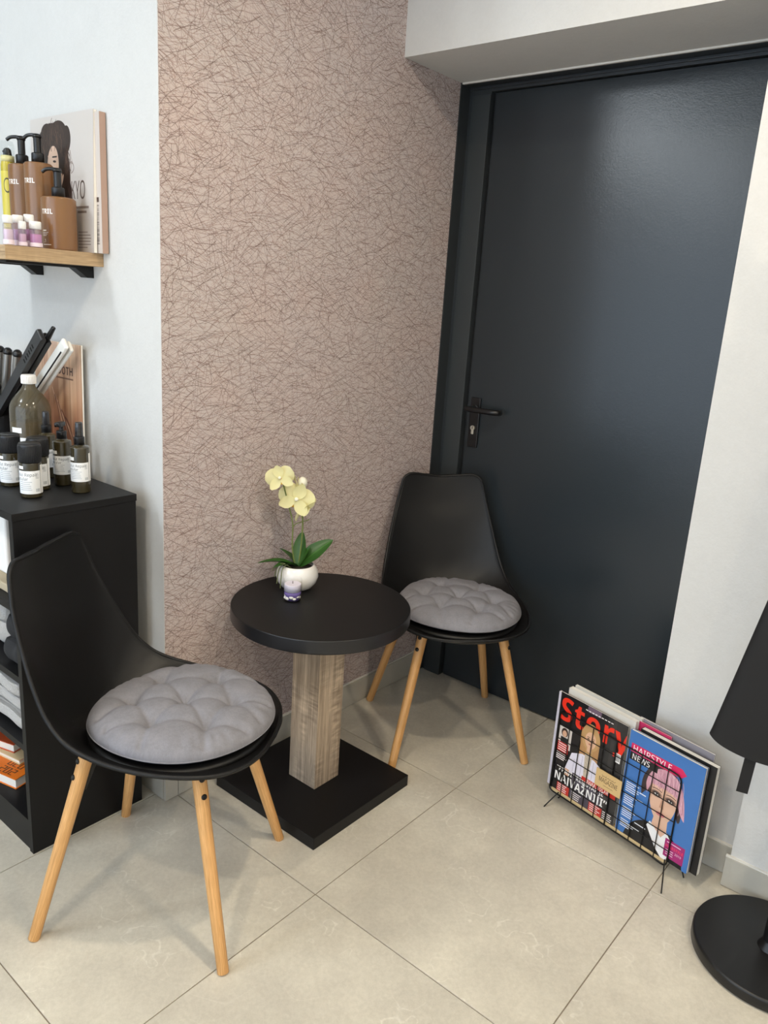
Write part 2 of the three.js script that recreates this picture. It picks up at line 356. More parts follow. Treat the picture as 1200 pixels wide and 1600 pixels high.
function buildChair(label, p, turn) {
  const c = thing('dining_chair', label, 'chair', p, turn, 'chairs at the round table');
  part('shell', shellGeo, shellPlastic, c, 'moulded black plastic bucket shell');
  part('seat_pad', padGeo, padLeather, c, 'black leatherette pad');
  const bolt = new THREE.SphereGeometry(0.0064, 16, 10).scale(1, 1, 0.65);
  for (const [sx, sz] of [[1, 1], [-1, 1], [-1, -1], [1, -1]]) {
    const foot = V(sx * 0.218, 0.0015, sz * 0.216), head = V(sx * 0.126, 0.424, sz * 0.124), d = head.clone().sub(foot), L = d.length();
    const leg = part('leg', legGeo, legWood, c, 'round tapered light wood leg');
    leg.scale.set(1, L, 1); leg.position.copy(foot).addScaledVector(d, 0.5); leg.quaternion.setFromUnitVectors(V(0, 1, 0), d.clone().normalize());
    const out = V(sx, 0.33, sz).normalize();
    for (const k of [0.952, 0.868]) {
      const b = part('bolt', bolt, blackMetal, c); b.position.copy(foot).addScaledVector(d, k).addScaledVector(out, 0.0152);
      b.quaternion.setFromUnitVectors(V(0, 0, 1), out);
    }
    const inn = V(-sx, -0.15, -sz).normalize();
    const q0 = foot.clone().addScaledVector(d, 0.80).addScaledVector(inn, 0.013), q1 = head.clone().addScaledVector(inn, 0.014), q2 = V(sx * 0.03, 0.402, sz * 0.03);
    part('bracket', merge([rod(q0, q1.clone().setY(0.41), 0.008, 0.011, 8), rod(q1.clone().setY(0.405), q2, 0.011, 0.012, 8)]), blackMetal, c, 'black steel leg bracket');
  }
  part('mounting_plate', lathe([[0.0001, 0.392], [0.07, 0.392], [0.085, 0.4], [0.085, 0.408], [0.0001, 0.408]]), blackMetal, c);
  return c;
}
const chairTurn = (fx, fz) => Math.atan2(fx, fz);
const chairA = buildChair('black shell chair with wooden legs beside the black cabinet, nearest the viewer', [0.2785, 0, 1.394], chairTurn(0.853, -0.524));
const chairB = buildChair('black shell chair with wooden legs in the corner before the dark door', [0.335, 0, 0.331], chairTurn(0.763, 0.646));

// tufted cushions
function cushionGeometry(phase) {
  const R = 0.2, NR = 64, NA = 220, top = 0.046, low = 0.014;
  const tufts = [[0, 0]]; for (let k = 0; k < 6; k++) { const a = phase + k * Math.PI / 3 + rr(-0.12, 0.12), r = rr(0.098, 0.116); tufts.push([Math.cos(a) * r, Math.sin(a) * r]); }
  const lines = [];
  for (let k = 1; k <= 6; k++) { lines.push([tufts[0], tufts[k], 0.0042]); lines.push([tufts[k], tufts[k % 6 + 1], 0.0046]); }
  for (let k = 1; k <= 6; k++) for (let q = 0; q < 2; q++) { const [x, y] = tufts[k], a = Math.atan2(y, x) + (q ? rr(0.1, 0.42) : rr(-0.42, 0)); lines.push([[x, y], [Math.cos(a) * 0.185, Math.sin(a) * 0.185], 0.0048]); }
  const wob = [0, 1, 2].map(() => [rr(0, 6.28), rr(0.002, 0.004)]);
  const seg = (x, y, a, b) => { const dx = b[0] - a[0], dy = b[1] - a[1], t = Math.max(0, Math.min(1, ((x - a[0]) * dx + (y - a[1]) * dy) / (dx * dx + dy * dy))); return [Math.hypot(x - a[0] - dx * t, y - a[1] - dy * t), t]; };
  const pos = [], idx = [];
  const ring = (u, a, upper) => {
    const rad = R + wob.reduce((s, [p, w], i) => s + w * Math.sin((i + 2) * a + p), 0), r = u * rad, x = Math.cos(a) * r, y = Math.sin(a) * r;
    const edge = Math.pow(Math.max(0, 1 - Math.pow(u, 5.5)), 0.46);
    if (!upper) return [x, 0.016 - low * edge, y];
    let h = top * edge * (1 - 0.1 * u);
    let cut = 0;
    for (const [tx, ty] of tufts) { const d = Math.hypot(x - tx, y - ty); cut += 0.024 * Math.exp(-Math.pow(d / 0.022, 1.35)); }
    let crease = 0;
    for (const [p, q, w] of lines) { const [d, t] = seg(x, y, p, q); crease = Math.max(crease, 1.8 * w * Math.exp(-Math.pow(d / 0.0075, 1.5)) * (1 - 0.5 * Math.sin(Math.PI * t))); }
    const puck = 0.0011 * Math.sin(a * 34 + 4 * Math.sin(a * 5 + phase)) * Math.exp(-Math.pow((u - 0.9) / 0.1, 2));
    h -= Math.min(h * 0.75, cut + crease) - puck;
    return [x, 0.016 + h, y];
  };
  for (const upper of [true, false]) {
    const o = pos.length / 3;
    for (let i = 0; i <= NR; i++) for (let j = 0; j < NA; j++) { const u = Math.sin(i / NR * Math.PI / 2); pos.push(...ring(u, j / NA * 2 * Math.PI, upper)); }
    for (let i = 0; i < NR; i++) for (let j = 0; j < NA; j++) { const a = o + i * NA + j, b = o + i * NA + (j + 1) % NA, c = a + NA, d = b + NA; upper ? idx.push(a, b, c, b, d, c) : idx.push(a, c, b, b, c, d); }
  }
  const g = new THREE.BufferGeometry(); g.setAttribute('position', new THREE.Float32BufferAttribute(pos, 3)); g.setIndex(idx);
  const m = mergeVertices(g, 1e-6); m.computeVertexNormals(); metreUV(m);
  const p = m.attributes.position, uv = m.attributes.uv; for (let i = 0; i < p.count; i++) uv.setXY(i, p.getX(i), p.getZ(i));
  return { g: m, tufts, ring };
}
function buildCushion(label, chair, phase, turn) {
  const F = V(Math.sin(chair.rotation.y), 0, Math.cos(chair.rotation.y)).multiplyScalar(0.044);
  const c = thing('seat_cushion', label, 'cushion', [chair.position.x + F.x, 0.456, chair.position.z + F.z], chair.rotation.y + turn, 'round tufted seat cushions');
  const { g, tufts, ring } = cushionGeometry(phase);
  part('cover', g, velvet, c, 'grey velvet cover');
  const rimPts = []; for (let k = 0; k < 80; k++) { const [x, y, z] = ring(1, k / 80 * 2 * Math.PI, false); rimPts.push(V(x, y, z)); }
  part('seam', tube(rimPts, 0.0014, 240, 6, true), velvet, c);
  return c;
}
buildCushion('round grey tufted velvet cushion on the chair nearest the viewer', chairA, 0.25, 0);
buildCushion('round grey tufted velvet cushion on the chair in the corner', chairB, 0.7, 0.4);

// ---------------------------------------------------------------- orchid and candle on the table
const TT = 0.58;
{
  const o = thing('potted_orchid', 'cream artificial orchid in a round white pot on the table', 'plant', [0.112, TT, 0.83]);
  const ceramic = phys({ color: 0xf2f0ec, roughness: 0.22, clearcoat: 0.5, clearcoatRoughness: 0.15 });
  part('pot', lathe([[0.0001, 0], [0.034, 0], [0.045, 0.006], [0.056, 0.02], [0.0615, 0.037], [0.059, 0.054], [0.052, 0.067], [0.047, 0.072], [0.0445, 0.0715], [0.049, 0.062], [0.05, 0.05], [0.0001, 0.05]], 64), ceramic, o, 'glossy white round pot');
  part('soil', lathe([[0.0001, 0.066], [0.03, 0.064], [0.047, 0.06]], 32), std({ color: 0x2c2a24, roughness: 1 }), o, 'dark soil');
  const leafTex = dataTex(128, (i, x, y) => { const m = Math.abs(x / 128 - 0.5); const v = (m < 0.025 ? 26 : 0) + 10 * Math.sin(x * 1.1) + rr(-5, 5); return [48 + v * 0.8, 88 + v, 34 + v * 0.5]; }, 1);
  const leafMat = phys({ map: leafTex, roughness: 0.38 });
  // a leaf or petal: sheet along +z, width over x, bent by rise(t) and cupped
  const sheet = (len, wid, shape, rise, cup, nu = 8, nv = 16) => {
    const pos = [], uv = [], idx = [];
    for (let i = 0; i <= nv; i++) for (let j = 0; j <= nu; j++) {
      const t = i / nv, s = -1 + 2 * j / nu, w = wid * shape(t), [z, y] = rise(t);
      pos.push(s * w, y * len + cup * w * s * s, z * len); uv.push(j / nu, t);
    }
    for (let i = 0; i < nv; i++) for (let j = 0; j < nu; j++) { const a = i * (nu + 1) + j; idx.push(a, a + nu + 1, a + 1, a + 1, a + nu + 1, a + nu + 2); }
    const g = new THREE.BufferGeometry(); g.setAttribute('position', new THREE.Float32BufferAttribute(pos, 3)); g.setAttribute('uv', new THREE.Float32BufferAttribute(uv, 2)); g.setIndex(idx); g.computeVertexNormals(); return g;
  };
  const leafShape = (t) => Math.pow(Math.sin(Math.PI * Math.pow(0.06 + 0.94 * t, 0.85)), 0.62) * (0.55 + 0.45 * Math.min(1, t * 2));
  // [dir x, dir z, lift, length, width, droop]
  for (const [dx, dz, lift, len, wid, droop, roll] of [[-0.35, -0.7, 1.28, 0.104, 0.0205, 0.05, 0], [0.62, -0.72, 0.78, 0.128, 0.0265, 0.16, 0.75], [-0.62, 0.72, 0.5, 0.108, 0.022, 0.42, 0.15], [-0.15, 0.85, 0.62, 0.08, 0.019, 0.5, 0.2], [0.5, -0.5, 1.15, 0.07, 0.016, 0.12, 0.5], [-0.8, -0.1, 0.7, 0.085, 0.018, 0.3, 0.4]]) {
    const g = sheet(len, wid, leafShape, (t) => [t, -droop * t * t], 0.35);
    g.rotateZ(roll); g.rotateX(-lift); g.rotateY(Math.atan2(dx, dz)); g.translate(0, 0.062, 0);
    part('leaf', g, leafMat, o, 'thick dark green leaf');
  }
  const stemMat = std({ color: 0x6d7a3c, roughness: 0.6 });
  part('stem', tube([V(-0.008, 0.06, 0.002), V(-0.016, 0.12, 0.008), V(-0.018, 0.19, 0.008), V(-0.024, 0.25, 0.022), V(-0.03, 0.32, 0.042)], 0.0019, 40, 8), stemMat, o, 'thin green flower stem');
  part('stem', tube([V(-0.002, 0.06, -0.004), V(0.0, 0.13, -0.012), V(0.0, 0.2, -0.014), V(-0.006, 0.26, -0.01), V(-0.012, 0.28, -0.008)], 0.0023, 40, 8), stemMat, o, 'thin green flower stem');
  part('side_stem', tube([V(-0.018, 0.178, 0.008), V(-0.014, 0.188, 0.0), V(0.0, 0.196, -0.02), V(0.006, 0.2, -0.035)], 0.0013, 16, 6), stemMat, o);
  const rootMat = std({ color: 0x6c7350, roughness: 0.7 });
  for (const [x, z, l, dr] of [[-0.018, 0.062, 0.04, 0.03], [-0.006, 0.066, 0.03, 0.045], [0.006, 0.066, 0.02, 0.055], [-0.032, 0.056, 0.03, 0.018]])
    part('root', tube([V(x * 0.3, 0.064, z * 0.4), V(x * 0.8, 0.08, z * 0.75), V(x, 0.071, z * 0.98), V(x * 1.15, 0.072 - dr * 0.5, z * 1.06), V(x * 1.2, 0.072 - dr, z * 1.1)], 0.0016, 24, 6), rootMat, o, 'thin hanging grey-green root');
  const petalMat = phys({ color: 0xeee9b4, roughness: 0.7, transmission: 0.25, thickness: 0 });
  const lipMat = std({ color: 0xe0b030, roughness: 0.6 }), whiteLip = std({ color: 0xf4f1dc, roughness: 0.6 });
  const round = (t) => Math.pow(Math.sin(Math.PI * Math.min(0.985, 0.05 + 0.9 * t)), 0.55), oval = (t) => Math.pow(Math.sin(Math.PI * Math.min(0.98, 0.04 + 0.92 * t)), 0.8);
  function flower(at, face, roll, size, label) {
    const f = new THREE.Group(); f.name = 'flower'; o.add(f); f.userData.label = label; f.position.set(...at);
    f.quaternion.setFromUnitVectors(V(0, 0, 1), V(...face).normalize()); f.rotateZ(roll);
    const add = (angle, len, wid, shape, lean, cup, name) => {
      const g = sheet(len * size, wid * size, shape, (t) => [t, lean * t - 0.32 * t * t], cup, 8, 12);
      g.rotateX(-Math.PI / 2);                     // sheet now along +y, bent towards -z / +z
      g.rotateZ(angle); part(name, g, petalMat, f);
    };
    add(0, 0.034, 0.0135, oval, 0.1, -0.2, 'sepal'); add(2.2, 0.036, 0.0125, oval, 0.05, -0.2, 'sepal'); add(-2.2, 0.036, 0.0125, oval, 0.05, -0.2, 'sepal');
    add(1.22, 0.038, 0.0225, round, 0.25, 0.25, 'petal'); add(-1.22, 0.038, 0.0225, round, 0.25, 0.25, 'petal');
    const lip = sheet(0.018 * size, 0.0085 * size, oval, (t) => [t, 0.8 * t * (1 - 0.6 * t)], 0.6, 6, 8); lip.rotateX(-Math.PI / 2); lip.rotateZ(Math.PI); lip.translate(0, 0.002, 0.004);
    part('lip', lip, lipMat, f, 'yellow lip');
    part('column', new THREE.SphereGeometry(0.0042 * size, 12, 10).translate(0, 0.002, 0.006), whiteLip, f, 'white flower centre');
  }
  flower([-0.03, 0.326, 0.05], [0.6, 0.12, 0.75], 0.35, 1.1, 'upper cream flower with yellow centre');
  flower([-0.010, 0.262, 0.006], [0.75, 0.12, 0.55], -0.35, 1.42, 'large lower cream flower');
  flower([-0.026, 0.292, -0.026], [0.45, 0.45, -0.6], 0.5, 1.05, 'cream flower turned away to the right');
  flower([-0.004, 0.230, -0.028], [0.4, -0.45, -0.35], 0.2, 1.15, 'cream flower hanging below the others');
  part('bud', new THREE.SphereGeometry(0.0135, 20, 14).scale(1, 1.15, 1).translate(-0.012, 0.309, -0.02), std({ color: 0xf1efdf, roughness: 0.6 }), o, 'round white bud');
}
{
  const c = thing('candle_jar', 'small glass candle with purple band and white pebbles beside the orchid', 'candle', [0.175, TT, 0.908]);
  const R = 0.0255, H = 0.062;
  const glass = phys({ color: 0xffffff, transmission: 1, thickness: 0, roughness: 0.02, ior: 1.45 });
  part('glass', lathe([[0.0001, 0.0], [R - 0.002, 0.0], [R, 0.002], [R, H], [R - 0.0008, H + 0.0006], [R - 0.0016, H]], 48), glass, c, 'clear glass tumbler');
  part('wax', lathe([[0.0001, 0.0285], [R - 0.002, 0.0285], [R - 0.002, 0.0475], [R - 0.004, 0.049], [0.0001, 0.0485]], 40), std({ color: 0xe4deec, roughness: 0.5 }), c, 'pale lilac wax');
  part('purple_layer', lathe([[0.0001, 0.0028], [R - 0.006, 0.0028], [R - 0.005, 0.014], [R - 0.0022, 0.019], [R - 0.0022, 0.028], [0.0001, 0.028]], 40), std({ color: 0x6a5a9c, roughness: 0.5 }), c, 'purple gel layer');
  part('wick', rod(V(0, 0.048, 0), V(0.001, 0.056, 0.001), 0.0008), std({ color: 0x4a4038 }), c);
  for (let k = 0; k < 11; k++) { const a = k * 0.571 + rr(-0.1, 0.1); part('pebble', new THREE.IcosahedronGeometry(rr(0.0058, 0.0078), 1).scale(1, 0.8, 1).translate(Math.sin(a) * (R - 0.0085), 0.0092 + (k % 2) * 0.005, Math.cos(a) * (R - 0.0085)), std({ color: 0xf0eee8, roughness: 0.6 }), c, 'white pebble'); }
}

// ---------------------------------------------------------------- black cabinet
const CX1 = -0.046, CX0 = -0.85, CZ0 = 1.252, CZ1 = 1.566, CT = 0.891;
{
  const c = thing('open_cabinet', 'tall black open shelf cabinet against the white wall', 'cabinet', [0, 0, 0]);
  part('top_board', span(CX0 - 0.004, CX1 + 0.003, CT - 0.018, CT, CZ0, CZ1 + 0.002, 0.0012), blackLaminate, c);
  part('side_panel', span(CX1 - 0.018, CX1, 0, CT - 0.018, CZ0 + 0.001, CZ1, 0.0008), blackLaminate, c);
  part('side_panel', span(CX0, CX0 + 0.018, 0, CT - 0.018, CZ0 + 0.001, CZ1, 0.0008), blackLaminate, c);
  part('back_panel', span(CX0 + 0.018, CX1 - 0.018, 0.07, CT - 0.018, CZ0 + 0.001, CZ0 + 0.005), blackLaminate, c);
  for (const y of [0.088, 0.302, 0.483, 0.664]) part('shelf', span(CX0 + 0.018, CX1 - 0.018, y - 0.018, y, CZ0 + 0.005, CZ1 - 0.002, 0.0008), blackLaminate, c);
  part('plinth', span(CX0 + 0.018, CX1 - 0.018, 0, 0.07, CZ1 - 0.024, CZ1 - 0.004), blackLaminate, c);
}
// bottle labels
const bottleLabel = (lines, w = 512, h = 400) => canvasTex(w, h, (g) => {
  g.fillStyle = '#eef0f2'; g.fillRect(0, 0, w, h); g.fillStyle = '#4b5057'; g.textBaseline = 'top';
  lines.forEach(([t, x, y, s]) => { g.font = `${s}px sans-serif`; g.fillText(t, x, y); });
  g.fillStyle = '#8d97a3'; for (let k = 0; k < 5; k++) g.fillRect(150, h * 0.47 + k * 34, rr(150, 215), 7);
  g.fillStyle = '#7d868f'; for (let k = 0; k < 8; k++) g.fillRect(w - 92, 40 + k * 13, rr(40, 70), 4);
  for (let k = 0; k < 14; k++) g.fillRect(w - 90 + k * 5, h - 90, rr(1, 3.5), 55);
});
const labelSmall = std({ map: bottleLabel([['Absolut Repair', -30, 24, 74], ['Molecular', -30, 96, 74]]), roughness: 0.55 });
const labelBig = std({ map: bottleLabel([['Absolut Repair', 0, 30, 66]]), roughness: 0.55 });
const amber = phys({ color: 0x9c937c, transmission: 0.8, thickness: 0, roughness: 0.12, ior: 1.45 });
const darkAmber = phys({ color: 0x37311f, roughness: 0.16, clearcoat: 0.6, clearcoatRoughness: 0.1 });
const serum = std({ color: 0xa08a5c, roughness: 0.5 });
const labelSleeve = (r, y0, y1, a0, a1) => new THREE.CylinderGeometry(r, r, y1 - y0, 40, 1, true, a0, a1 - a0).translate(0, (y0 + y1) / 2, 0);
const badge = std({ color: 0xf3f3f1, roughness: 0.5 });
{
  // large refill bottle
  const b = thing('shampoo_bottle', 'large brown transparent bottle with white screw cap on the cabinet', 'bottle', [-0.422, CT, 1.327]);
  const R = 0.052;
  part('bottle_body', lathe([[0.0001, 0], [R - 0.006, 0], [R, 0.006], [R, 0.168], [R - 0.0022, 0.180], [R - 0.0075, 0.192], [R - 0.017, 0.205], [0.0225, 0.219], [0.0165, 0.228], [0.0155, 0.236]], 56), amber, b, 'brown tinted transparent bottle body');
  part('liquid', lathe([[0.0001, 0.003], [R - 0.004, 0.004], [R - 0.0025, 0.01], [R - 0.0025, 0.132], [0.0001, 0.132]], 48), serum, b, 'tan shampoo inside the bottle');
  part('label', labelSleeve(R + 0.0005, 0.015, 0.098, -1.1, 1.75), labelBig, b, 'white printed label');
  part('badge', labelSleeve(R + 0.0006, 0.11, 0.124, 0.05, 0.65), badge, b, 'small white printed mark');
  const ribs = []; for (let k = 0; k < 30; k++) { const a = k / 30 * 2 * Math.PI; ribs.push(rod(V(Math.sin(a) * 0.0182, 0.237, Math.cos(a) * 0.0182), V(Math.sin(a) * 0.0182, 0.256, Math.cos(a) * 0.0182), 0.0011, 0.0011, 5)); }
  part('screw_cap', merge([lathe([[0.0001, 0.236], [0.0182, 0.236], [0.0182, 0.2575], [0.0168, 0.2595], [0.0001, 0.2595]], 36), ...ribs]), white, b, 'ribbed white screw cap');
}
function sprayBottle(label, p, facing, pump) {
  const b = thing('spray_bottle', label, 'bottle', p, facing, 'slim brown hair spray bottles on the cabinet');
  const R = 0.0225;
  part('bottle_body', lathe([[0.0001, 0], [R - 0.002, 0], [R, 0.003], [R, 0.112], [R - 0.001, 0.1155], [0.0135, 0.118], [0.0115, 0.121], [0.0115, 0.124]], 40), darkAmber, b, 'dark brown glossy bottle');
  part('label', labelSleeve(R + 0.0005, 0.03, 0.078, -1.3, 1.5), labelSmall, b, 'white printed label');
  part('badge', labelSleeve(R + 0.0006, 0.083, 0.0915, -0.75, -0.1), badge, b, 'small white printed mark');
  part('back_label', labelSleeve(R + 0.0005, 0.03, 0.1, 1.55, 2.4), badge, b, 'narrow white side label');
  part('collar', lathe([[0.0001, 0.12], [0.0125, 0.12], [0.0125, 0.1385], [0.0112, 0.14], [0.0001, 0.14]], 32), blackPlastic, b, 'black collar');
  if (pump) { part('pump_head', merge([rod(V(0, 0.14, 0), V(0, 0.152, 0), 0.0055), new RoundedBoxGeometry(0.017, 0.012, 0.03, 2, 0.004).translate(0, 0.157, 0.006), rod(V(0, 0.159, 0.018), V(0, 0.155, 0.028), 0.003)]), blackPlastic, b, 'black pump head with short spout'); }
  else { part('spray_cap', lathe([[0.0001, 0.14], [0.0098, 0.14], [0.0088, 0.172], [0.0076, 0.1755], [0.0001, 0.1755]], 32), phys({ color: 0x26262a, roughness: 0.25, clearcoat: 0.5 }), b, 'tapered smoky cap'); }
}
sprayBottle('slim brown spray bottle in the back row nearest the large bottle', [-0.328, CT, 1.333], 0.55, false);
sprayBottle('slim brown bottle with pump head in the middle of the back row', [-0.232, CT, 1.343], 0.6, true);
sprayBottle('slim brown spray bottle standing nearest the cabinet corner', [-0.139, CT, 1.347], 0.5, false);
function leaveIn(label, p, facing) {
  const b = thing('serum_bottle', label, 'bottle', p, facing, 'short brown bottles with ribbed black caps');
  const R = 0.0245;
  part('bottle_body', lathe([[0.0001, 0], [R - 0.003, 0], [R, 0.003], [R, 0.083], [R - 0.001, 0.086], [0.0001, 0.086]], 40), darkAmber, b, 'brown bottle');
  part('label', labelSleeve(R + 0.0005, 0.011, 0.067, -1.4, 1.5), labelSmall, b, 'white printed label');
  part('badge', labelSleeve(R + 0.0006, 0.071, 0.0785, -0.7, -0.1), badge, b, 'small white printed mark');
  part('back_label', labelSleeve(R + 0.0005, 0.011, 0.08, 1.55, 2.4), badge, b, 'narrow white side label');
  const ribs = []; for (let k = 0; k < 44; k++) { const a = k / 44 * 2 * Math.PI; ribs.push(rod(V(Math.sin(a) * 0.0252, 0.088, Math.cos(a) * 0.0252), V(Math.sin(a) * 0.0252, 0.124, Math.cos(a) * 0.0252), 0.0009, 0.0009, 5)); }
  part('ribbed_cap', merge([lathe([[0.0001, 0.086], [0.0252, 0.086], [0.0252, 0.126], [0.0235, 0.131], [0.0001, 0.131]], 44), ...ribs]), phys({ color: 0x1d1d20, roughness: 0.3 }), b, 'smoky black ribbed cap');
}
leaveIn('short brown bottle with ribbed black cap, nearest the front of the cabinet', [-0.165, CT, 1.460], 0.55);
leaveIn('short brown bottle with ribbed black cap at the left, beside the tool holder', [-0.296, CT, 1.447], 0.6);
leaveIn('short brown bottle with black cap half hidden behind the front one', [-0.223, CT, 1.411], 0.5);

// tool holder with hot tools
{
  const h = thing('tool_holder', 'black round holder full of hair tools on the cabinet', 'holder', [-0.645, CT, 1.303]);
  part('cup', lathe([[0.0001, 0], [0.052, 0], [0.054, 0.003], [0.056, 0.149], [0.0535, 0.149], [0.0515, 0.006], [0.0001, 0.006]], 48), blackLaminate, h);
  part('rim', new THREE.TorusGeometry(0.0548, 0.0025, 8, 48).rotateX(Math.PI / 2).translate(0, 0.149, 0), blackPlastic, h);
}
const barrel = std({ color: 0x8d8a86, metalness: 0.85, roughness: 0.32 });
const copper = std({ color: 0xb0705a, metalness: 0.8, roughness: 0.35 });
function tool(name, label, a, b, group) {
  const o = thing(name, label, 'hair tool', [a.x, a.y, a.z], 0, group); const d = b.clone().sub(a);
  o.quaternion.setFromUnitVectors(V(0, 1, 0), d.clone().normalize()); return [o, d.length()];
}
const irons = [['rightmost of the grey curling irons in the black holder', V(-0.652, 0.9, 1.282), V(-0.563, 1.203, 1.284)], ['middle one of the grey curling irons in the black holder', V(-0.680, 0.9, 1.292), V(-0.620, 1.204, 1.284)], ['leftmost of the grey curling irons in the black holder', V(-0.670, 0.9, 1.322), V(-0.662, 1.206, 1.286)]];
for (const [label, a, b] of irons) {
  const [o, L] = tool('curling_iron', label, a, b, 'curling irons in the holder');
  part('handle', lathe([[0.0001, 0], [0.013, 0], [0.0145, 0.01], [0.0145, 0.1], [0.012, 0.115], [0.0001, 0.115]], 24), blackPlastic, o, 'black handle');
  part('barrel', lathe([[0.0115, 0.115], [0.0115, L - 0.016]], 28), barrel, o, 'grey metal barrel');
  part('tip', lathe([[0.0001, L], [0.006, L - 0.0012], [0.011, L - 0.006], [0.0128, L - 0.013], [0.0128, L - 0.018], [0.0001, L - 0.018]], 28), blackPlastic, o, 'rounded black heat tip');
}
{
  const [o, L] = tool('hair_straightener', 'black hair straightener leaning out of the black holder', V(-0.622, 1.004, 1.326), V(-0.352, 1.260, 1.310), 'hair straighteners');
  const flat = (w0, w1, th, y0, y1, z, r) => { const g = new RoundedBoxGeometry(1, y1 - y0, th, 3, r); const p = g.attributes.position; for (let i = 0; i < p.count; i++) { const t = (p.getY(i) + (y1 - y0) / 2) / (y1 - y0); p.setX(i, p.getX(i) * (w0 + (w1 - w0) * t)); } g.translate(0, (y0 + y1) / 2, z); g.computeVertexNormals(); return g; };
  part('upper_arm', flat(0.026, 0.034, 0.015, 0, L, 0.010, 0.006), phys({ color: 0x2b2c2e, roughness: 0.4 }), o, 'dark grey arm');
  part('lower_arm', flat(0.022, 0.032, 0.014, 0, L - 0.012, -0.010, 0.006), blackPlastic, o, 'black arm');
  for (let k = 0; k < 6; k++) part('vent_slot', span(-0.004, 0.008, L - 0.05 - k * 0.012, L - 0.045 - k * 0.012, 0.0172, 0.0179), std({ color: 0x050505 }), o);
  part('cord_guard', lathe([[0.0001, L - 0.004], [0.0075, L - 0.004], [0.0055, L + 0.034], [0.0001, L + 0.036]], 16).translate(0.006, 0, -0.006), blackPlastic, o, 'black cord guard');
}
{
  const [o, L] = tool('hair_straightener', 'white hair straightener with dark stripe leaning before the copper poster', V(-0.560, 1.027, 1.279), V(-0.302, 1.240, 1.273), 'hair straighteners');
  const w = phys({ color: 0xeeece6, roughness: 0.3, clearcoat: 0.4 });
  part('upper_arm', new RoundedBoxGeometry(0.032, L, 0.012, 4, 0.006).translate(-0.004, L / 2, 0.0085), w, o, 'white arm');
  part('lower_arm', new RoundedBoxGeometry(0.032, L - 0.01, 0.010, 4, 0.005).translate(-0.002, L / 2 - 0.005, -0.0085), w, o, 'white arm');
  part('stripe', new RoundedBoxGeometry(0.0048, L - 0.04, 0.0015, 2, 0.0007).translate(0.0065, L / 2 - 0.006, 0.0147), blackPlastic, o, 'dark grey stripe');
}
{
  const o = thing('power_cord', 'loops of black cord hanging over the tool holder', 'cord', [-0.645, CT, 1.303]);
  for (let k = 0; k < 4; k++) {
    const pts = []; for (let i = 0; i < 22; i++) { const a = i / 22 * 2 * Math.PI * 1; pts.push(V(Math.cos(a) * (0.036 + k * 0.008) + 0.012, 0.172 + 0.034 * Math.sin(a + k * 0.7) + 0.008 * k, 0.045 + 0.022 * Math.sin(2 * a + k))); }
    part('cord_loop', tube(pts, 0.0032, 90, 8, true), blackPlastic, o);
  }
}
// copper satin poster
{
  const o = thing('copper_poster', 'copper-coloured print of satin folds leaning on the wall behind the bottles', 'poster', [-0.462, CT, 1.2268]);
  o.rotation.x = -0.012;
  const art = canvasTex(512, 700, (g, w, h) => {
    const q = g.createLinearGradient(0, 0, 0, h); q.addColorStop(0, '#dcc3ac'); q.addColorStop(0.45, '#c79a78'); q.addColorStop(0.75, '#9c5d3c'); q.addColorStop(1, '#6f3a25'); g.fillStyle = q; g.fillRect(0, 0, w, h);
    for (let k = 0; k < 26; k++) { const x = rr(w * 0.1, w), ww = rr(8, 50), l = rnd() < 0.5; const b = g.createLinearGradient(x, 0, x + ww, 0); const c = l ? '240,205,170' : '120,66,44'; b.addColorStop(0, `rgba(${c},0)`); b.addColorStop(0.5, `rgba(${c},${l ? 0.35 : 0.28})`); b.addColorStop(1, `rgba(${c},0)`); g.fillStyle = b; g.fillRect(x, 0, ww, h); }
    g.strokeStyle = 'rgba(246,214,190,0.75)'; g.lineWidth = 7; for (let k = 0; k < 5; k++) { g.beginPath(); g.moveTo(190 + k * 30, 260 + k * 40); g.quadraticCurveTo(250 + k * 34, 380 + k * 30, 300 + k * 40, 560); g.stroke(); }
    g.strokeStyle = 'rgba(90,40,24,0.6)'; g.lineWidth = 12; for (let k = 0; k < 4; k++) { g.beginPath(); g.moveTo(215 + k * 34, 300 + k * 40); g.quadraticCurveTo(265 + k * 34, 420, 320 + k * 42, 640); g.stroke(); }
    g.fillStyle = '#4a2a1e'; g.font = 'bold 62px sans-serif'; g.textAlign = 'right'; g.fillText('SMOOTH', w - 88, 176);
    g.fillStyle = 'rgba(96,60,44,0.7)'; g.fillRect(w - 290, 192, 200, 9);
  });
  part('board', span(-0.127, 0.127, 0, 0.342, -0.004, 0.0), paper, o);
  part('print', new THREE.PlaneGeometry(0.254, 0.342).translate(0, 0.171, 0.0005), std({ map: art, roughness: 0.35 }), o, 'copper satin print with dark lettering');
}
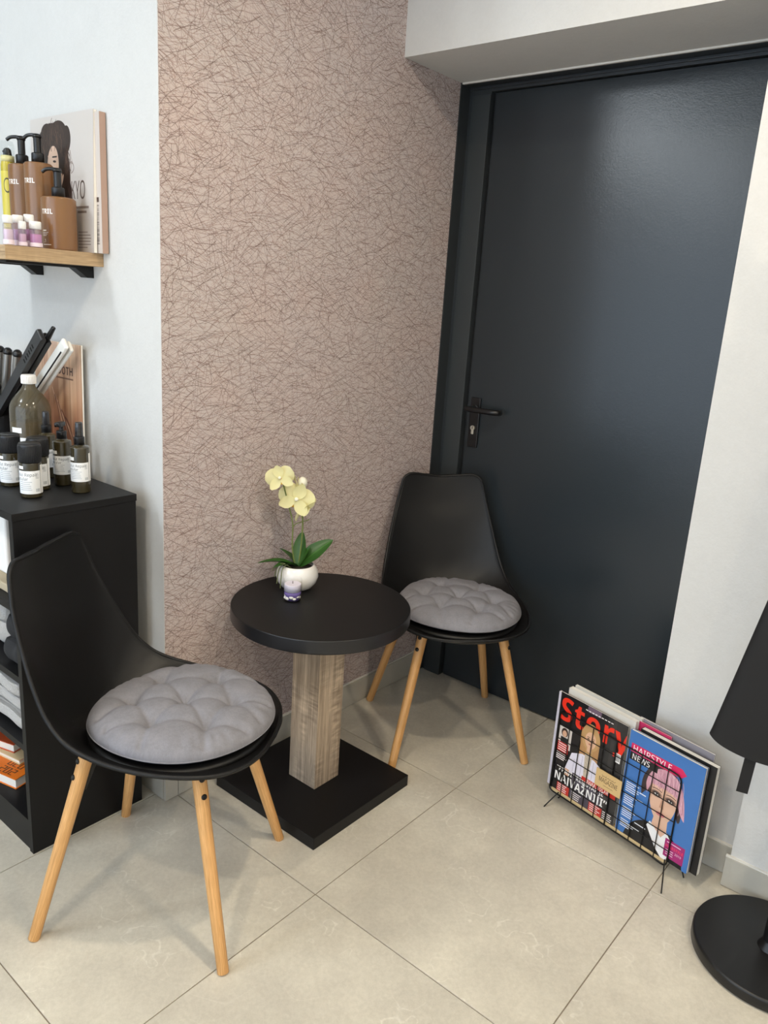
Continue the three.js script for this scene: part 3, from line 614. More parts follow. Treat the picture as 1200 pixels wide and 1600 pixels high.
// contents of the open cabinet
const terryField = noiseField(256, [[40, 1], [120, 1]]);
const terryBump = dataTex(256, (i) => { const v = terryField[i] * 255; return [v, v, v]; }, 0.06, false);
const terry = std({ color: 0xe3e1df, roughness: 1, bumpMap: terryBump, bumpScale: 0.006 });
const darkCloth = std({ color: 0x232427, roughness: 0.9 });
function softSlab(w, h, d, k) {                 // a pillowy slab of folded cloth
  const g = new THREE.BoxGeometry(2, 2, 2, 28, 8, 22), q = g.attributes.position;
  for (let i = 0; i < q.count; i++) {
    let x = q.getX(i), y = q.getY(i), z = q.getZ(i);
    const ex = 7, r = Math.pow(Math.pow(Math.abs(x), ex) + Math.pow(Math.abs(y), 2.6) * Math.pow(Math.max(Math.abs(x), Math.abs(z)), 3) + Math.pow(Math.abs(z), ex), 1 / ex), f = 1 / Math.max(1, r);
    x *= f; z *= f; y *= 1 - 0.22 * Math.pow(Math.max(Math.abs(x), Math.abs(z)), 4);
    const lump = 0.09 * Math.sin(x * 4.1 + k * 1.7) * Math.cos(z * 3.3 + k) + 0.06 * Math.sin(x * 8 + z * 7 + k * 2.3);
    q.setXYZ(i, x * w / 2 * (1 + 0.012 * Math.sin(z * 9 + k)), (y + lump) * h / 2, z * d / 2 * (1 + 0.015 * Math.sin(x * 8 + k)));
  }
  const m = mergeVertices(new THREE.BufferGeometry().setAttribute('position', q).setIndex(g.index), 1e-5); m.computeVertexNormals(); return metreUV(m);
}
function folded(name, label, category, p, size, mat, group) {
  const o = thing(name, label, category, p, rr(-0.04, 0.04), group); const [w, h, d] = size, n = Math.max(2, Math.round(h / 0.055));
  for (let k = 0; k < n; k++) part('fold', softSlab(w * rr(0.94, 1), h / n * 1.02, d * rr(0.94, 1), k + w * 40).translate(rr(-0.006, 0.006), h * (k + 0.5) / n + 0.006, rr(-0.005, 0.005)), mat, o);
}
folded('folded_towel', 'grey-white towel at the back of the upper cabinet shelf', 'towel', [-0.33, 0.483, 1.41], [0.26, 0.13, 0.24], terry, 'folded towels in the cabinet');
folded('folded_towel', 'thick white terry towel on the second lowest cabinet shelf', 'towel', [-0.245, 0.302, 1.42], [0.33, 0.14, 0.27], terry, 'folded towels in the cabinet');
folded('folded_cape', 'folded black cape on the cabinet shelf beside the grey-white towel', 'cape', [-0.132, 0.483, 1.45], [0.12, 0.115, 0.2], darkCloth);
{
  const o = thing('storage_box', 'white box in the top bay of the black cabinet', 'box', [-0.33, 0.664, 1.40]);
  part('carton', span(-0.2, 0.118, 0.022, 0.178, -0.13, 0.11, 0.008), white, o);
  const e = thing('flat_carton', 'flat beige carton under the white box in the cabinet', 'carton', [-0.31, 0.664, 1.42]);
  part('carton', span(-0.2, 0.19, 0, 0.0215, -0.14, 0.118, 0.003), std({ color: 0xbcae93, roughness: 0.8 }), e);
}
function book(name, label, p, turn, size, mat, cover, group) {
  const o = thing(name, label, 'book', p, turn, group), [w, h, d] = size;
  part('pages', span(-w / 2 + 0.003, w / 2 - 0.003, 0.002, h - 0.002, -d / 2 + 0.003, d / 2 - 0.003), paper, o, 'white page block');
  part('cover', merge([span(-w / 2, w / 2, h - 0.0025, h, -d / 2, d / 2, 0.0008), span(-w / 2, w / 2, 0, 0.0025, -d / 2, d / 2, 0.0008), span(-w / 2, -w / 2 + 0.0025, 0.0025, h - 0.0025, -d / 2, d / 2)]), mat, o);
  if (cover) part('print', new THREE.PlaneGeometry(w, d).rotateX(-Math.PI / 2).translate(0, h + 0.0004, 0), cover, o, 'cover with dark line lettering');
}
const orangeCover = std({ roughness: 0.45, map: canvasTex(360, 480, (g, w, h) => {
  g.fillStyle = '#e8791c'; g.fillRect(0, 0, w, h); g.strokeStyle = '#4a2508'; g.lineWidth = 7; g.translate(w * 0.62, h * 0.62);
  for (let r = 0; r < 2; r++) for (let c = 0; c < 3; c++) { const x = c * 34, y = r * 92; g.beginPath(); if ((c + r) % 2) { g.moveTo(x, y); g.lineTo(x + 22, y); g.lineTo(x + 22, y + 30); g.lineTo(x, y + 30); g.lineTo(x, y + 66); g.lineTo(x + 22, y + 66); } else g.rect(x, y, 20, 66); g.stroke(); }
}) });
book('paperback_book', 'orange book with dark lettering, lowest on the bottom cabinet shelf', [-0.324, 0.088, 1.475], 0.25, [0.2, 0.03, 0.16], std({ color: 0xe07a20, roughness: 0.5 }), orangeCover, 'books in the cabinet');
book('paperback_book', 'small beige notebook on the orange book in the cabinet', [-0.346, 0.1188, 1.456], 0.2, [0.15, 0.014, 0.1], std({ color: 0xd9c095, roughness: 0.6 }), null, 'books in the cabinet');
book('paperback_book', 'red-orange book on top of the beige notebook in the cabinet', [-0.386, 0.1331, 1.457], 0.3, [0.14, 0.026, 0.1], std({ color: 0xc4532a, roughness: 0.5 }), null, 'books in the cabinet');

// ---------------------------------------------------------------- wooden wall shelf and what stands on it
const SY = 1.468;
{
  const s = thing('wall_shelf', 'short oak wall shelf on black brackets', 'shelf', [0, 0, 0]);
  const board = span(-0.628, -0.241, SY - 0.032, SY, 1.2055, 1.453, 0.001), buv = board.attributes.uv, bn = board.attributes.normal;
  for (let i = 0; i < buv.count; i++) if (Math.abs(bn.getX(i)) > 0.5) buv.setXY(i, buv.getY(i), buv.getX(i)); else if (Math.abs(bn.getZ(i)) > 0.5) buv.setXY(i, buv.getY(i), buv.getX(i));
  part('board', board, shelfWood, s, 'light oak board');
  for (const x of [-0.565, -0.305]) {
    const arm = span(x - 0.016, x + 0.016, SY - 0.0385, SY - 0.032, 1.2055, 1.43, 0.001);
    const sh = new THREE.Shape(); sh.moveTo(0, 0); sh.lineTo(0.05, 0); sh.lineTo(0.018, -0.022); sh.lineTo(0, -0.022);
    const gus = new THREE.ExtrudeGeometry(sh, { depth: 0.032, bevelEnabled: false }); gus.rotateY(-Math.PI / 2); gus.translate(x + 0.016, SY - 0.0385, 1.2055);
    part('bracket', merge([arm, metreUV(gus.index ? gus.toNonIndexed() : gus)]), blackMetal, s, 'black metal bracket');
  }
}
const brownBottle = phys({ color: 0x7d5630, roughness: 0.3, clearcoat: 0.35, clearcoatRoughness: 0.2 });
const pumpPrint = (w, h, small) => canvasTex(w, h, (g) => {
  g.fillStyle = '#7d5630'; g.fillRect(0, 0, w, h); g.fillStyle = '#f4efe8'; g.font = 'bold 62px sans-serif'; g.textAlign = 'center'; const x = w * 0.46; g.fillText('TRIL', x, small ? 115 : 150);
  if (small) { g.fillRect(x - 62, 262, 50, 9); for (let k = 0; k < 3; k++) g.fillRect(x - 66, 284 + k * 14, 78 - k * 12, 4); g.font = '44px sans-serif'; g.fillText('.1', x - 36, 376); g.fillRect(x - 66, 394, 104, 6); }
});
function pumpBottle(label, p, R, H, print, small, spout) {
  const b = thing('pump_bottle', label, 'bottle', p, 0, 'brown pump bottles on the wall shelf');
  part('bottle_body', lathe([[0.0001, 0], [R - 0.0025, 0], [R, 0.0025], [R, H - 0.004], [R - 0.004, H], [0.0001, H]], 56), brownBottle, b, 'satin brown bottle');
  const pm = phys({ map: print, roughness: 0.3, clearcoat: 0.35, clearcoatRoughness: 0.2 });
  part('print', labelSleeve(R + 0.0003, 0.006, H - 0.012, -0.55, 1.35), pm, b, 'white lettering on brown');
  part('collar', lathe([[0.0001, H], [0.0152, H], [0.0152, H + 0.021], [0.0135, H + 0.0235], [0.0001, H + 0.0235]], 32), blackPlastic, b, 'black pump collar');
  const hd = H + 0.062, sx = Math.sin(spout), sz = Math.cos(spout);
  part('pump_head', merge([rod(V(0, H + 0.0235, 0), V(0, hd, 0), 0.0088, 0.0088), lathe([[0.0001, hd + 0.006], [0.009, hd + 0.005], [0.0105, hd], [0.0105, hd - 0.004], [0.0001, hd - 0.004]], 24),
    tube([V(0, hd + 0.0015, 0), V(sx * 0.015, hd + 0.003, sz * 0.015), V(sx * 0.028, hd + 0.001, sz * 0.028), V(sx * 0.037, hd - 0.005, sz * 0.037)], 0.0043, 20, 10)]), blackPlastic, b, 'black pump head with curved spout');
}
pumpBottle('short wide brown pump bottle in front of the shelf magazines', [-0.291, SY, 1.292], 0.0405, 0.122, pumpPrint(308, 416, true), true, -0.9);
pumpBottle('tall brown pump bottle between the other two on the wall shelf', [-0.385, SY, 1.290], 0.034, 0.205, pumpPrint(258, 748, false), false, -1.1);
pumpBottle('tall brown pump bottle next to the yellow spray on the wall shelf', [-0.462, SY, 1.292], 0.034, 0.205, pumpPrint(258, 748, false), false, -0.9);
{
  const b = thing('oil_spray', 'slim yellow hair oil spray with clear cap on the wall shelf', 'bottle', [-0.518, SY, 1.302]);
  part('bottle_body', lathe([[0.0001, 0], [0.016, 0], [0.018, 0.003], [0.018, 0.204], [0.0165, 0.212], [0.0155, 0.215]], 40), phys({ color: 0xd9c94a, roughness: 0.2, transmission: 0.35, thickness: 0 }), b, 'yellow translucent body');
  part('liquid', lathe([[0.0001, 0.004], [0.0162, 0.004], [0.0162, 0.19], [0.0001, 0.19]], 32), std({ color: 0xc9b62e, roughness: 0.4 }), b, 'yellow oil');
  const mark = canvasTex(256, 512, (g, w, h) => { g.fillStyle = '#d5c64f'; g.fillRect(0, 0, w, h); g.strokeStyle = '#4a4620'; g.lineWidth = 12; g.beginPath(); g.arc(170, 110, 52, 0.6, 5.7); g.stroke(); g.fillStyle = '#5c5728'; for (let k = 0; k < 4; k++) g.fillRect(70, 440 + k * 15, 120, 5); });
  part('print', labelSleeve(0.0184, 0.03, 0.19, -0.6, 1.6), std({ map: mark, roughness: 0.3 }), b, 'dark ring print on yellow');
  part('collar', lathe([[0.0001, 0.213], [0.0165, 0.213], [0.0165, 0.228], [0.0001, 0.228]], 32), phys({ color: 0xd8d29a, roughness: 0.3 }), b, 'pale yellow collar');
  part('nozzle', merge([lathe([[0.0001, 0.228], [0.011, 0.228], [0.009, 0.243], [0.004, 0.247], [0.0001, 0.247]], 24), rod(V(0, 0.238, 0), V(-0.009, 0.238, 0.007), 0.003)]), blackPlastic, b, 'black nozzle');
  part('clear_cap', lathe([[0.0178, 0.226], [0.0178, 0.252], [0.0145, 0.262], [0.0001, 0.265]], 32), phys({ color: 0xf6f8f8, transmission: 1, thickness: 0, roughness: 0.05, ior: 1.4 }), b, 'clear plastic cap');
}
const vialClear = phys({ color: 0xf2eef2, transmission: 0.9, thickness: 0, roughness: 0.08, ior: 1.45 });
const vials = [[-0.268, 1.430, 0.066, 0.0118, 0xd9c7d6, 'leftmost little vial with white cap on the wall shelf'], [-0.286, 1.398, 0.07, 0.0128, 0xc79bbd, 'second little white-capped vial from the left, pink band'], [-0.262, 1.400, 0.056, 0.0095, 0xcfa9c6, 'narrow little white-capped vial between the pink ones'], [-0.280, 1.374, 0.074, 0.0122, 0xc583b4, 'tallest little white-capped vial with a deep pink band'], [-0.262, 1.3685, 0.059, 0.0145, 0xc07ab4, 'widest little white-capped vial next to the brown pump bottle']];
for (const [x, z, h, r, col, label] of vials) {
  const b = thing('sample_vial', label, 'vial', [x, SY, z], 0, 'little white-capped vials on the wall shelf'), hb = h - 0.017;
  part('vial_glass', lathe([[0.0001, 0], [r - 0.001, 0], [r, 0.001], [r, hb - 0.004], [r * 0.82, hb], [r * 0.7, hb + 0.002]], 28), vialClear, b, 'clear vial');
  part('contents', lathe([[0.0001, 0.002], [r - 0.0014, 0.002], [r - 0.0014, hb * 0.72], [0.0001, hb * 0.72]], 24), std({ color: col, roughness: 0.5 }), b, 'pink contents');
  part('band', labelSleeve(r + 0.0003, 0.002, hb * 0.26, 0, 6.28), std({ color: 0xeadbe6, roughness: 0.5 }), b, 'pale label band');
  part('cap', lathe([[0.0001, hb], [r * 0.93, hb], [r * 0.93, h - 0.0015], [r * 0.84, h], [0.0001, h]], 28), white, b, 'white screw cap');
}
{
  const o = thing('purple_case', 'flat dull purple case behind the vials on the wall shelf', 'case', [-0.56, SY, 1.36]);
  part('case_body', span(-0.05, 0.022, 0, 0.018, -0.03, 0.04, 0.004), std({ color: 0x6f6470, roughness: 0.5 }), o);
}
// a magazine standing upright: pages, cover in front, spine at the left
function magazine(name, label, p, turn, [w, h, t], cover, spine, group, lean = 0, spineRight = null) {
  const o = thing(name, label, 'magazine', p, turn, group); o.rotation.order = 'YXZ'; o.rotation.x = lean;
  const pages = part('pages', span(0.001, w - 0.0006, 0.0008, h - 0.0008, -t + 0.0006, -0.0008), paper, o, 'white page edges');
  part('back_cover', span(0, w, 0, h, -t, -t + 0.0005), spine, o);
  part('spine', span(-0.0003, 0.0009, 0, h, -t, 0), spine, o);
  part('cover', metreUV(span(0, w, 0, h, -0.0007, -0.0001)), spine, o);
  if (spineRight) part('spine', span(w - 0.001, w + 0.0004, 0, h, -t, 0.0002), spineRight, o, 'brown spine');
  if (cover) part('cover_print', new THREE.PlaneGeometry(w, h).translate(w / 2, h / 2, 0.0003), std({ map: cover, roughness: 0.28 }), o, 'printed front cover');
  return o;
}
const kyoCover = canvasTex(660, 720, (g, w, h) => {
  g.fillStyle = '#cdc6c0'; g.fillRect(0, 0, w, h);
  g.fillStyle = '#d9b9a2'; g.beginPath(); g.ellipse(235, 235, 75, 120, 0, 0, 7); g.fill();        // face
  g.fillRect(215, 330, 70, 90);
  g.lineCap = 'round'; g.fillStyle = '#33251f';
  for (const [x, y, a, b] of [[225, 120, 120, 85], [300, 90, 90, 62], [345, 190, 62, 130], [370, 330, 58, 150], [395, 470, 52, 150], [130, 250, 62, 180], [110, 420, 56, 170], [385, 590, 60, 90], [180, 80, 60, 46], [390, 130, 44, 70]]) { g.beginPath(); g.ellipse(x, y, a, b, 0, 0, 7); g.fill(); }
  g.fillStyle = '#d9b9a2'; g.beginPath(); g.ellipse(245, 262, 62, 108, 0.05, 0, 7); g.fill();
  for (let k = 0; k < 260; k++) {                 // loose curls
    const a = rr(-2.6, 2.6), q = rr(0.92, 1.45), x = 245 + Math.sin(a) * 115 * q + (a > 1 ? 30 : 0), y = 250 - Math.cos(a) * 165 * q + (Math.abs(a) > 1.6 ? 120 : 0);
    if (Math.hypot((x - 245) / 60, (y - 262) / 100) < 1.05) continue;
    g.strokeStyle = ['rgba(90,66,54,0.55)', 'rgba(30,20,16,0.7)', 'rgba(120,90,72,0.4)'][Math.floor(rnd() * 3)]; g.lineWidth = rr(2, 6);
    g.beginPath(); g.moveTo(x, y); g.bezierCurveTo(x + rr(-30, 34), y + 22, x + rr(-30, 34), y + 48, x + rr(-14, 20), y + rr(50, 90)); g.stroke();
  }
  g.fillStyle = '#241a16'; g.beginPath(); g.ellipse(262, 236, 17, 6, 0.1, 0, 7); g.fill(); g.fillRect(238, 208, 50, 8);
  g.fillStyle = '#e6cbb8'; for (let k = 0; k < 3; k++) { g.beginPath(); g.ellipse(305 + k * 16, 330 + k * 6, 11, 40, 0.5, 0, 7); g.fill(); }
  g.fillStyle = '#5d4f49'; g.font = '96px sans-serif'; g.save(); g.translate(430, 440); g.scale(0.85, 1.35); g.fillText('KYO', 0, 0); g.restore();
  g.fillStyle = '#857770'; g.fillRect(452, 478, 160, 12); g.fillRect(500, 502, 90, 12);
  g.fillStyle = '#8d8079'; for (let k = 0; k < 6; k++) g.fillRect(505, 610 + k * 16, rr(90, 130), 5);
});
magazine('shelf_magazine', 'grey magazine with a dark-haired cover model leaning on the wall', [-0.538, SY, 1.2365], 0, [0.306, 0.329, 0.009], kyoCover, std({ color: 0xcfc8c2, roughness: 0.4 }), 'magazines on the wall shelf', -0.03);
const backCover = canvasTex(600, 640, (g, w, h) => { g.fillStyle = '#cdc3bc'; g.fillRect(0, 0, w, h); g.fillStyle = '#4a3732'; g.fillRect(w - 62, 380, 40, 22); g.fillStyle = '#5b524d'; for (let k = 0; k < 34; k++) g.fillRect(w - 60, 415 + k * 5.5, 36, rr(1, 4)); });
magazine('shelf_magazine', 'thicker brown-spined magazine behind the grey one on the shelf', [-0.5, SY, 1.2245], 0, [0.288, 0.322, 0.016], backCover, std({ color: 0xcdc3bc, roughness: 0.5 }), 'magazines on the wall shelf', -0.003, std({ color: 0xa98c7c, roughness: 0.5 }));

// ---------------------------------------------------------------- magazine rack
const RK = [1.20, 0, 0.4965], RT = -0.2096;
function frameTube(a, b, c, d, z) {
  const p = [], go = (x0, y0, x1, y1) => { for (let k = 0; k < 8; k++) p.push(V(x0 + (x1 - x0) * k / 8, y0 + (y1 - y0) * k / 8, z)); };
  go(a, c + 0.004, a, d - 0.024); p.push(V(a + 0.002, d - 0.012, z), V(a + 0.01, d - 0.003, z)); go(a + 0.024, d, b - 0.024, d); p.push(V(b - 0.01, d - 0.003, z), V(b - 0.002, d - 0.012, z)); go(b, d - 0.024, b, c + 0.004); go(b - 0.004, c, a + 0.004, c);
  return tube(p, 0.0021, 260, 8, true);
}
const rackPoint = (s, y, n) => [RK[0] + 0.978 * s - 0.208 * n, y, RK[2] + 0.208 * s + 0.978 * n];
{
  const r = thing('magazine_rack', 'black wire magazine rack with kraft tag in front of the door', 'rack', RK, RT);
  const wire = std({ color: 0x0e0e0f, roughness: 0.4, metalness: 0.4 });
  const S0 = -0.417, S1 = -0.03, Y0 = 0.037, Y1 = 0.3;
  for (const [z, name] of [[0.012, 'front_grid'], [-0.066, 'back_grid']]) {
    const fr = part(name, frameTube(S0, S1, Y0, Y1, z), wire, r);
    for (let k = 1; k < 10; k++) { const s = S0 + (S1 - S0) * k / 10; part('wire', rod(V(s, Y0, z), V(s, Y1, z), k === 5 ? 0.0022 : 0.0013, k === 5 ? 0.0022 : 0.0013, 8), wire, fr); }
    for (let k = 1; k < 6; k++) { const y = Y0 + (Y1 - Y0) * k / 6; part('wire', rod(V(S0, y, z + 0.0012), V(S1, y, z + 0.0012), 0.0013, 0.0013, 8), wire, fr); }
  }
  part('leg', rod(V(-0.385, 0.045, 0.012), V(-0.402, 0.0018, 0.05), 0.0018, 0.0018, 8), wire, r);
  part('leg', rod(V(-0.385, 0.045, -0.05), V(-0.405, 0.0018, -0.018), 0.0018, 0.0018, 8), wire, r);
  part('leg', rod(V(-0.036, 0.052, 0.012), V(0.0, 0.0018, 0.07), 0.0018, 0.0018, 8), wire, r);
  part('leg', rod(V(-0.036, 0.05, -0.05), V(0.002, 0.0018, -0.03), 0.0018, 0.0018, 8), wire, r);
  part('front_lip', span(S0 + 0.004, S1 - 0.003, 0.0385, 0.0475, 0.0085, 0.0102, 0.0005), std({ color: 0xc9b083, roughness: 0.7 }), r, 'thin light wooden lip');
  part('base_board', span(S0 + 0.004, S1 - 0.003, 0.0385, 0.0448, -0.064, 0.0095, 0.001), std({ color: 0xc9b083, roughness: 0.7 }), r, 'thin light wooden base strip');
  const tagTex = canvasTex(512, 320, (g, w, h) => {
    g.fillStyle = '#d3b27c'; g.fillRect(0, 0, w, h); for (let k = 0; k < 900; k++) { g.fillStyle = rnd() < 0.5 ? 'rgba(160,120,70,0.25)' : 'rgba(240,214,165,0.25)'; g.fillRect(rr(0, w), rr(0, h), rr(3, 14), 1.5); }
    g.fillStyle = '#3a2a18'; g.textAlign = 'center'; g.save(); g.translate(w / 2, 205); g.scale(0.78, 1.2); g.font = '98px sans-serif'; g.fillText('MAGAZINE', 0, 0); g.restore();
    g.strokeStyle = '#4a3821'; g.lineWidth = 5;
    for (const [y, x0, x1, am] of [[90, 120, 400, 17], [252, 170, 370, 8]]) { g.beginPath(); for (let x = x0; x < x1; x += 5) g.lineTo(x, y + am * Math.sin(x * 0.19) * Math.cos(x * 0.047)); g.stroke(); }
  });
  part('tag', span(-0.27, -0.187, 0.143, 0.196, 0.0152, 0.0166), std({ color: 0xcdab74, roughness: 0.8 }), r, 'kraft card tag');
  part('tag_print', new THREE.PlaneGeometry(0.083, 0.053).translate(-0.2285, 0.1695, 0.0169), std({ map: tagTex, roughness: 0.8 }), r, 'kraft tag lettered MAGAZINE');
}
const person = (g, o) => {                       // a printed cover figure: head and shoulders
  g.fillStyle = o.hair; g.beginPath(); g.ellipse(o.x, o.y, o.r * 1.25, o.r * 1.45, o.tilt ?? 0, 0, 7); g.fill();
  g.fillStyle = o.skin; g.beginPath(); g.ellipse(o.x, o.y + o.r * 0.12, o.r * 0.8, o.r * 1.08, o.tilt ?? 0, 0, 7); g.fill();
  g.fillRect(o.x - o.r * 0.34, o.y + o.r * 0.8, o.r * 0.68, o.r * 0.9);
  for (const s of [-1, 1]) { g.fillStyle = '#2c201c'; g.beginPath(); g.ellipse(o.x + s * o.r * 0.34, o.y, o.r * 0.16, o.r * 0.08, 0, 0, 7); g.fill(); g.fillRect(o.x + s * o.r * 0.34 - o.r * 0.2, o.y - o.r * 0.26, o.r * 0.4, o.r * 0.06); }
  g.fillStyle = '#b5665c'; g.beginPath(); g.ellipse(o.x, o.y + o.r * 0.62, o.r * 0.26, o.r * 0.09, 0, 0, 7); g.fill();
  g.fillStyle = 'rgba(150,98,80,0.5)'; g.fillRect(o.x - o.r * 0.05, o.y + o.r * 0.05, o.r * 0.1, o.r * 0.34);
};
const storyCover = canvasTex(768, 1024, (g, w, h) => {
  g.fillStyle = '#17151a'; g.fillRect(0, 0, w, h); g.fillStyle = '#2e2d2e'; g.fillRect(w * 0.72, 0, w * 0.28, h); g.fillStyle = '#3a3838'; g.fillRect(w * 0.8, 0, w * 0.05, h);
  g.fillStyle = '#6d5a6c'; g.fillRect(w * 0.42, 0, w * 0.2, 60);
  g.fillStyle = '#e8321f'; g.font = 'bold 330px sans-serif'; g.save(); g.translate(4, 272); g.scale(0.98, 1); g.fillText('Story', 0, 0); g.restore();
  g.fillStyle = '#efe9e6'; for (let k = 0; k < 9; k++) g.fillRect(300 + k * 36, 44, 26, 9);
  // cover figure in a white blazer
  const X = 400; g.fillStyle = '#c39a68'; g.beginPath(); g.ellipse(X - 4, 330, 112, 168, 0, 0, 7); g.fill();
  g.fillStyle = '#b78a5c'; g.fillRect(X - 108, 330, 70, 210); g.fillRect(X + 40, 330, 66, 210);
  g.fillStyle = '#e6e1ee'; g.beginPath(); g.moveTo(X - 70, 500); g.lineTo(X - 190, 550); g.lineTo(X - 250, 760); g.lineTo(X - 150, 770); g.lineTo(X - 150, 740); g.lineTo(X + 190, 740); g.lineTo(X + 200, 720); g.lineTo(X + 196, 560); g.lineTo(X + 70, 500); g.fill();
  g.fillStyle = '#c8b9a6'; g.beginPath(); g.moveTo(X - 40, 470); g.lineTo(X + 44, 470); g.lineTo(X + 22, 740); g.lineTo(X - 26, 740); g.fill();
  g.fillStyle = '#8d7a6a'; for (let k = 0; k < 24; k++) g.fillRect(X - 26 + rr(0, 46), 520 + k * 9, 9, 4);
  person(g, { x: X, y: 318, r: 78, hair: '#c39a68', skin: '#e2b595' });
  g.strokeStyle = '#b9b2c4'; g.lineWidth = 5; g.beginPath(); g.moveTo(X - 60, 520); g.lineTo(X - 66, 735); g.moveTo(X + 70, 520); g.lineTo(X + 64, 735); g.moveTo(X - 150, 600); g.lineTo(X - 156, 735); g.stroke();
  g.fillStyle = '#4a4450'; g.fillRect(X - 150, 740, 345, 284);
  g.fillStyle = '#d9a682'; g.fillRect(X - 240, 740, 50, 70);
  // inset picture and lines
  g.fillStyle = '#d9cfc8'; g.fillRect(34, 330, 150, 220); g.fillStyle = '#3d2a26'; g.beginPath(); g.ellipse(100, 390, 40, 46, 0, 0, 7); g.fill(); g.fillStyle = '#d7a98c'; g.beginPath(); g.ellipse(100, 402, 26, 34, 0, 0, 7); g.fill(); g.fillStyle = '#27282c'; g.fillRect(60, 440, 84, 110);
  g.fillStyle = '#c8281f'; g.fillRect(34, 500, 130, 100); g.fillStyle = '#f1e9e6'; for (let k = 0; k < 4; k++) g.fillRect(42, 512 + k * 23, 112, 9); for (let k = 0; k < 4; k++) g.fillRect(34, 614 + k * 20, rr(90, 140), 10);
  g.fillStyle = '#c8281f'; g.save(); g.translate(360, 716); g.fillRect(0, 0, 390, 46); g.fillStyle = '#f6dcd6'; g.font = 'bold 42px sans-serif'; g.fillText('BARA KOLAR', 60, 38); g.restore();
  g.fillStyle = '#f5f3f1'; g.font = 'bold 64px sans-serif'; g.save(); g.translate(60, 800); g.scale(0.9, 1); g.fillText('“PRAVI TRENUTAK JE', 0, 0); g.restore();
  g.font = 'bold 118px sans-serif'; g.save(); g.translate(40, 905); g.scale(0.92, 1); g.fillText('NAJVAŽNIJI”', 0, 0); g.restore();
  for (const [x, c] of [[90, '#c03028'], [480, '#c03028']]) { g.fillStyle = c; g.fillRect(x, 925, 150, 99); }
  g.fillStyle = '#efe9e6'; for (let r = 0; r < 4; r++) for (const x of [100, 270, 490, 640]) g.fillRect(x, 934 + r * 21, rr(90, 125), 8);
  g.fillStyle = '#f4f2f0'; g.fillRect(672, 300, 66, 92); g.fillStyle = '#222'; for (let k = 0; k < 11; k++) g.fillRect(678 + k * 5, 308, rr(1, 3.5), 70);
});
const hairCover = canvasTex(768, 1060, (g, w, h) => {
  g.fillStyle = '#3f74b8'; g.fillRect(0, 0, w, h);
  // figure: pink fringe, smoky eyes, black jacket and white collar
  g.fillStyle = '#3b3032'; g.beginPath(); g.moveTo(210, 560); g.bezierCurveTo(150, 300, 300, 170, 440, 190); g.bezierCurveTo(600, 210, 640, 380, 620, 620); g.bezierCurveTo(600, 690, 560, 560, 560, 520); g.lineTo(250, 500); g.fill();
  g.fillStyle = '#dfb59c'; g.beginPath(); g.moveTo(288, 380); g.bezierCurveTo(270, 560, 330, 700, 430, 760); g.bezierCurveTo(520, 720, 570, 600, 572, 420); g.bezierCurveTo(560, 300, 320, 290, 288, 380); g.fill();
  g.beginPath(); g.moveTo(370, 690); g.lineTo(350, 830); g.lineTo(520, 880); g.lineTo(510, 690); g.fill();
  g.fillStyle = '#d59fae'; g.beginPath(); g.moveTo(240, 430); g.bezierCurveTo(240, 250, 380, 190, 470, 210); g.bezierCurveTo(600, 240, 640, 400, 660, 600); g.bezierCurveTo(600, 560, 580, 480, 560, 420); g.bezierCurveTo(480, 380, 380, 400, 290, 400); g.lineTo(260, 520); g.fill();
  for (let k = 0; k < 60; k++) { g.strokeStyle = rnd() < 0.5 ? 'rgba(236,196,206,0.8)' : 'rgba(160,100,120,0.7)'; g.lineWidth = rr(2, 5); const x = rr(270, 600); g.beginPath(); g.moveTo(x, rr(220, 260)); g.quadraticCurveTo(x + rr(-20, 50), 320, x + rr(-10, 60), rr(370, 430) + (x > 540 ? 150 : 0)); g.stroke(); }
  for (const [x, t] of [[356, 0.1], [500, 0.16]]) {
    const q = g.createRadialGradient(x, 476, 4, x, 476, 66); q.addColorStop(0, 'rgba(30,22,24,0.95)'); q.addColorStop(0.5, 'rgba(44,32,34,0.75)'); q.addColorStop(1, 'rgba(90,60,56,0)'); g.fillStyle = q; g.save(); g.translate(x, 476); g.scale(1, 0.55); g.translate(-x, -476); g.fillRect(x - 70, 400, 140, 150); g.restore();
    g.fillStyle = '#ece8e6'; g.beginPath(); g.ellipse(x, 480, 21, 7, t, 0, 7); g.fill(); g.fillStyle = '#27323a'; g.beginPath(); g.arc(x + 3, 479, 8, 0, 7); g.fill();
    g.strokeStyle = '#5a4540'; g.lineWidth = 8; g.beginPath(); g.moveTo(x - 48, 436); g.quadraticCurveTo(x, 418, x + 52, 440); g.stroke();
  }
  g.fillStyle = 'rgba(176,122,98,0.6)'; g.beginPath(); g.moveTo(420, 490); g.lineTo(404, 590); g.lineTo(452, 592); g.fill();
  g.fillStyle = '#b9525c'; g.beginPath(); g.ellipse(428, 650, 50, 15, 0, 0, 7); g.fill(); g.fillStyle = '#cf747a'; g.beginPath(); g.ellipse(428, 660, 42, 13, 0, 0, 7); g.fill();
  g.fillStyle = '#17181c'; g.beginPath(); g.moveTo(90, 1060); g.bezierCurveTo(130, 860, 260, 800, 340, 790); g.lineTo(470, 960); g.lineTo(540, 800); g.bezierCurveTo(640, 840, 700, 940, 720, 1060); g.fill();
  g.fillStyle = '#f0eff0'; g.beginPath(); g.moveTo(340, 770); g.lineTo(310, 830); g.lineTo(430, 1000); g.lineTo(500, 1060); g.lineTo(560, 1060); g.lineTo(570, 850); g.lineTo(520, 790); g.lineTo(470, 870); g.fill();
  // banners
  g.fillStyle = '#d6255e'; g.beginPath(); g.moveTo(30, 120); g.lineTo(560, 118); g.lineTo(610, 160); g.lineTo(560, 210); g.lineTo(30, 206); g.fill();
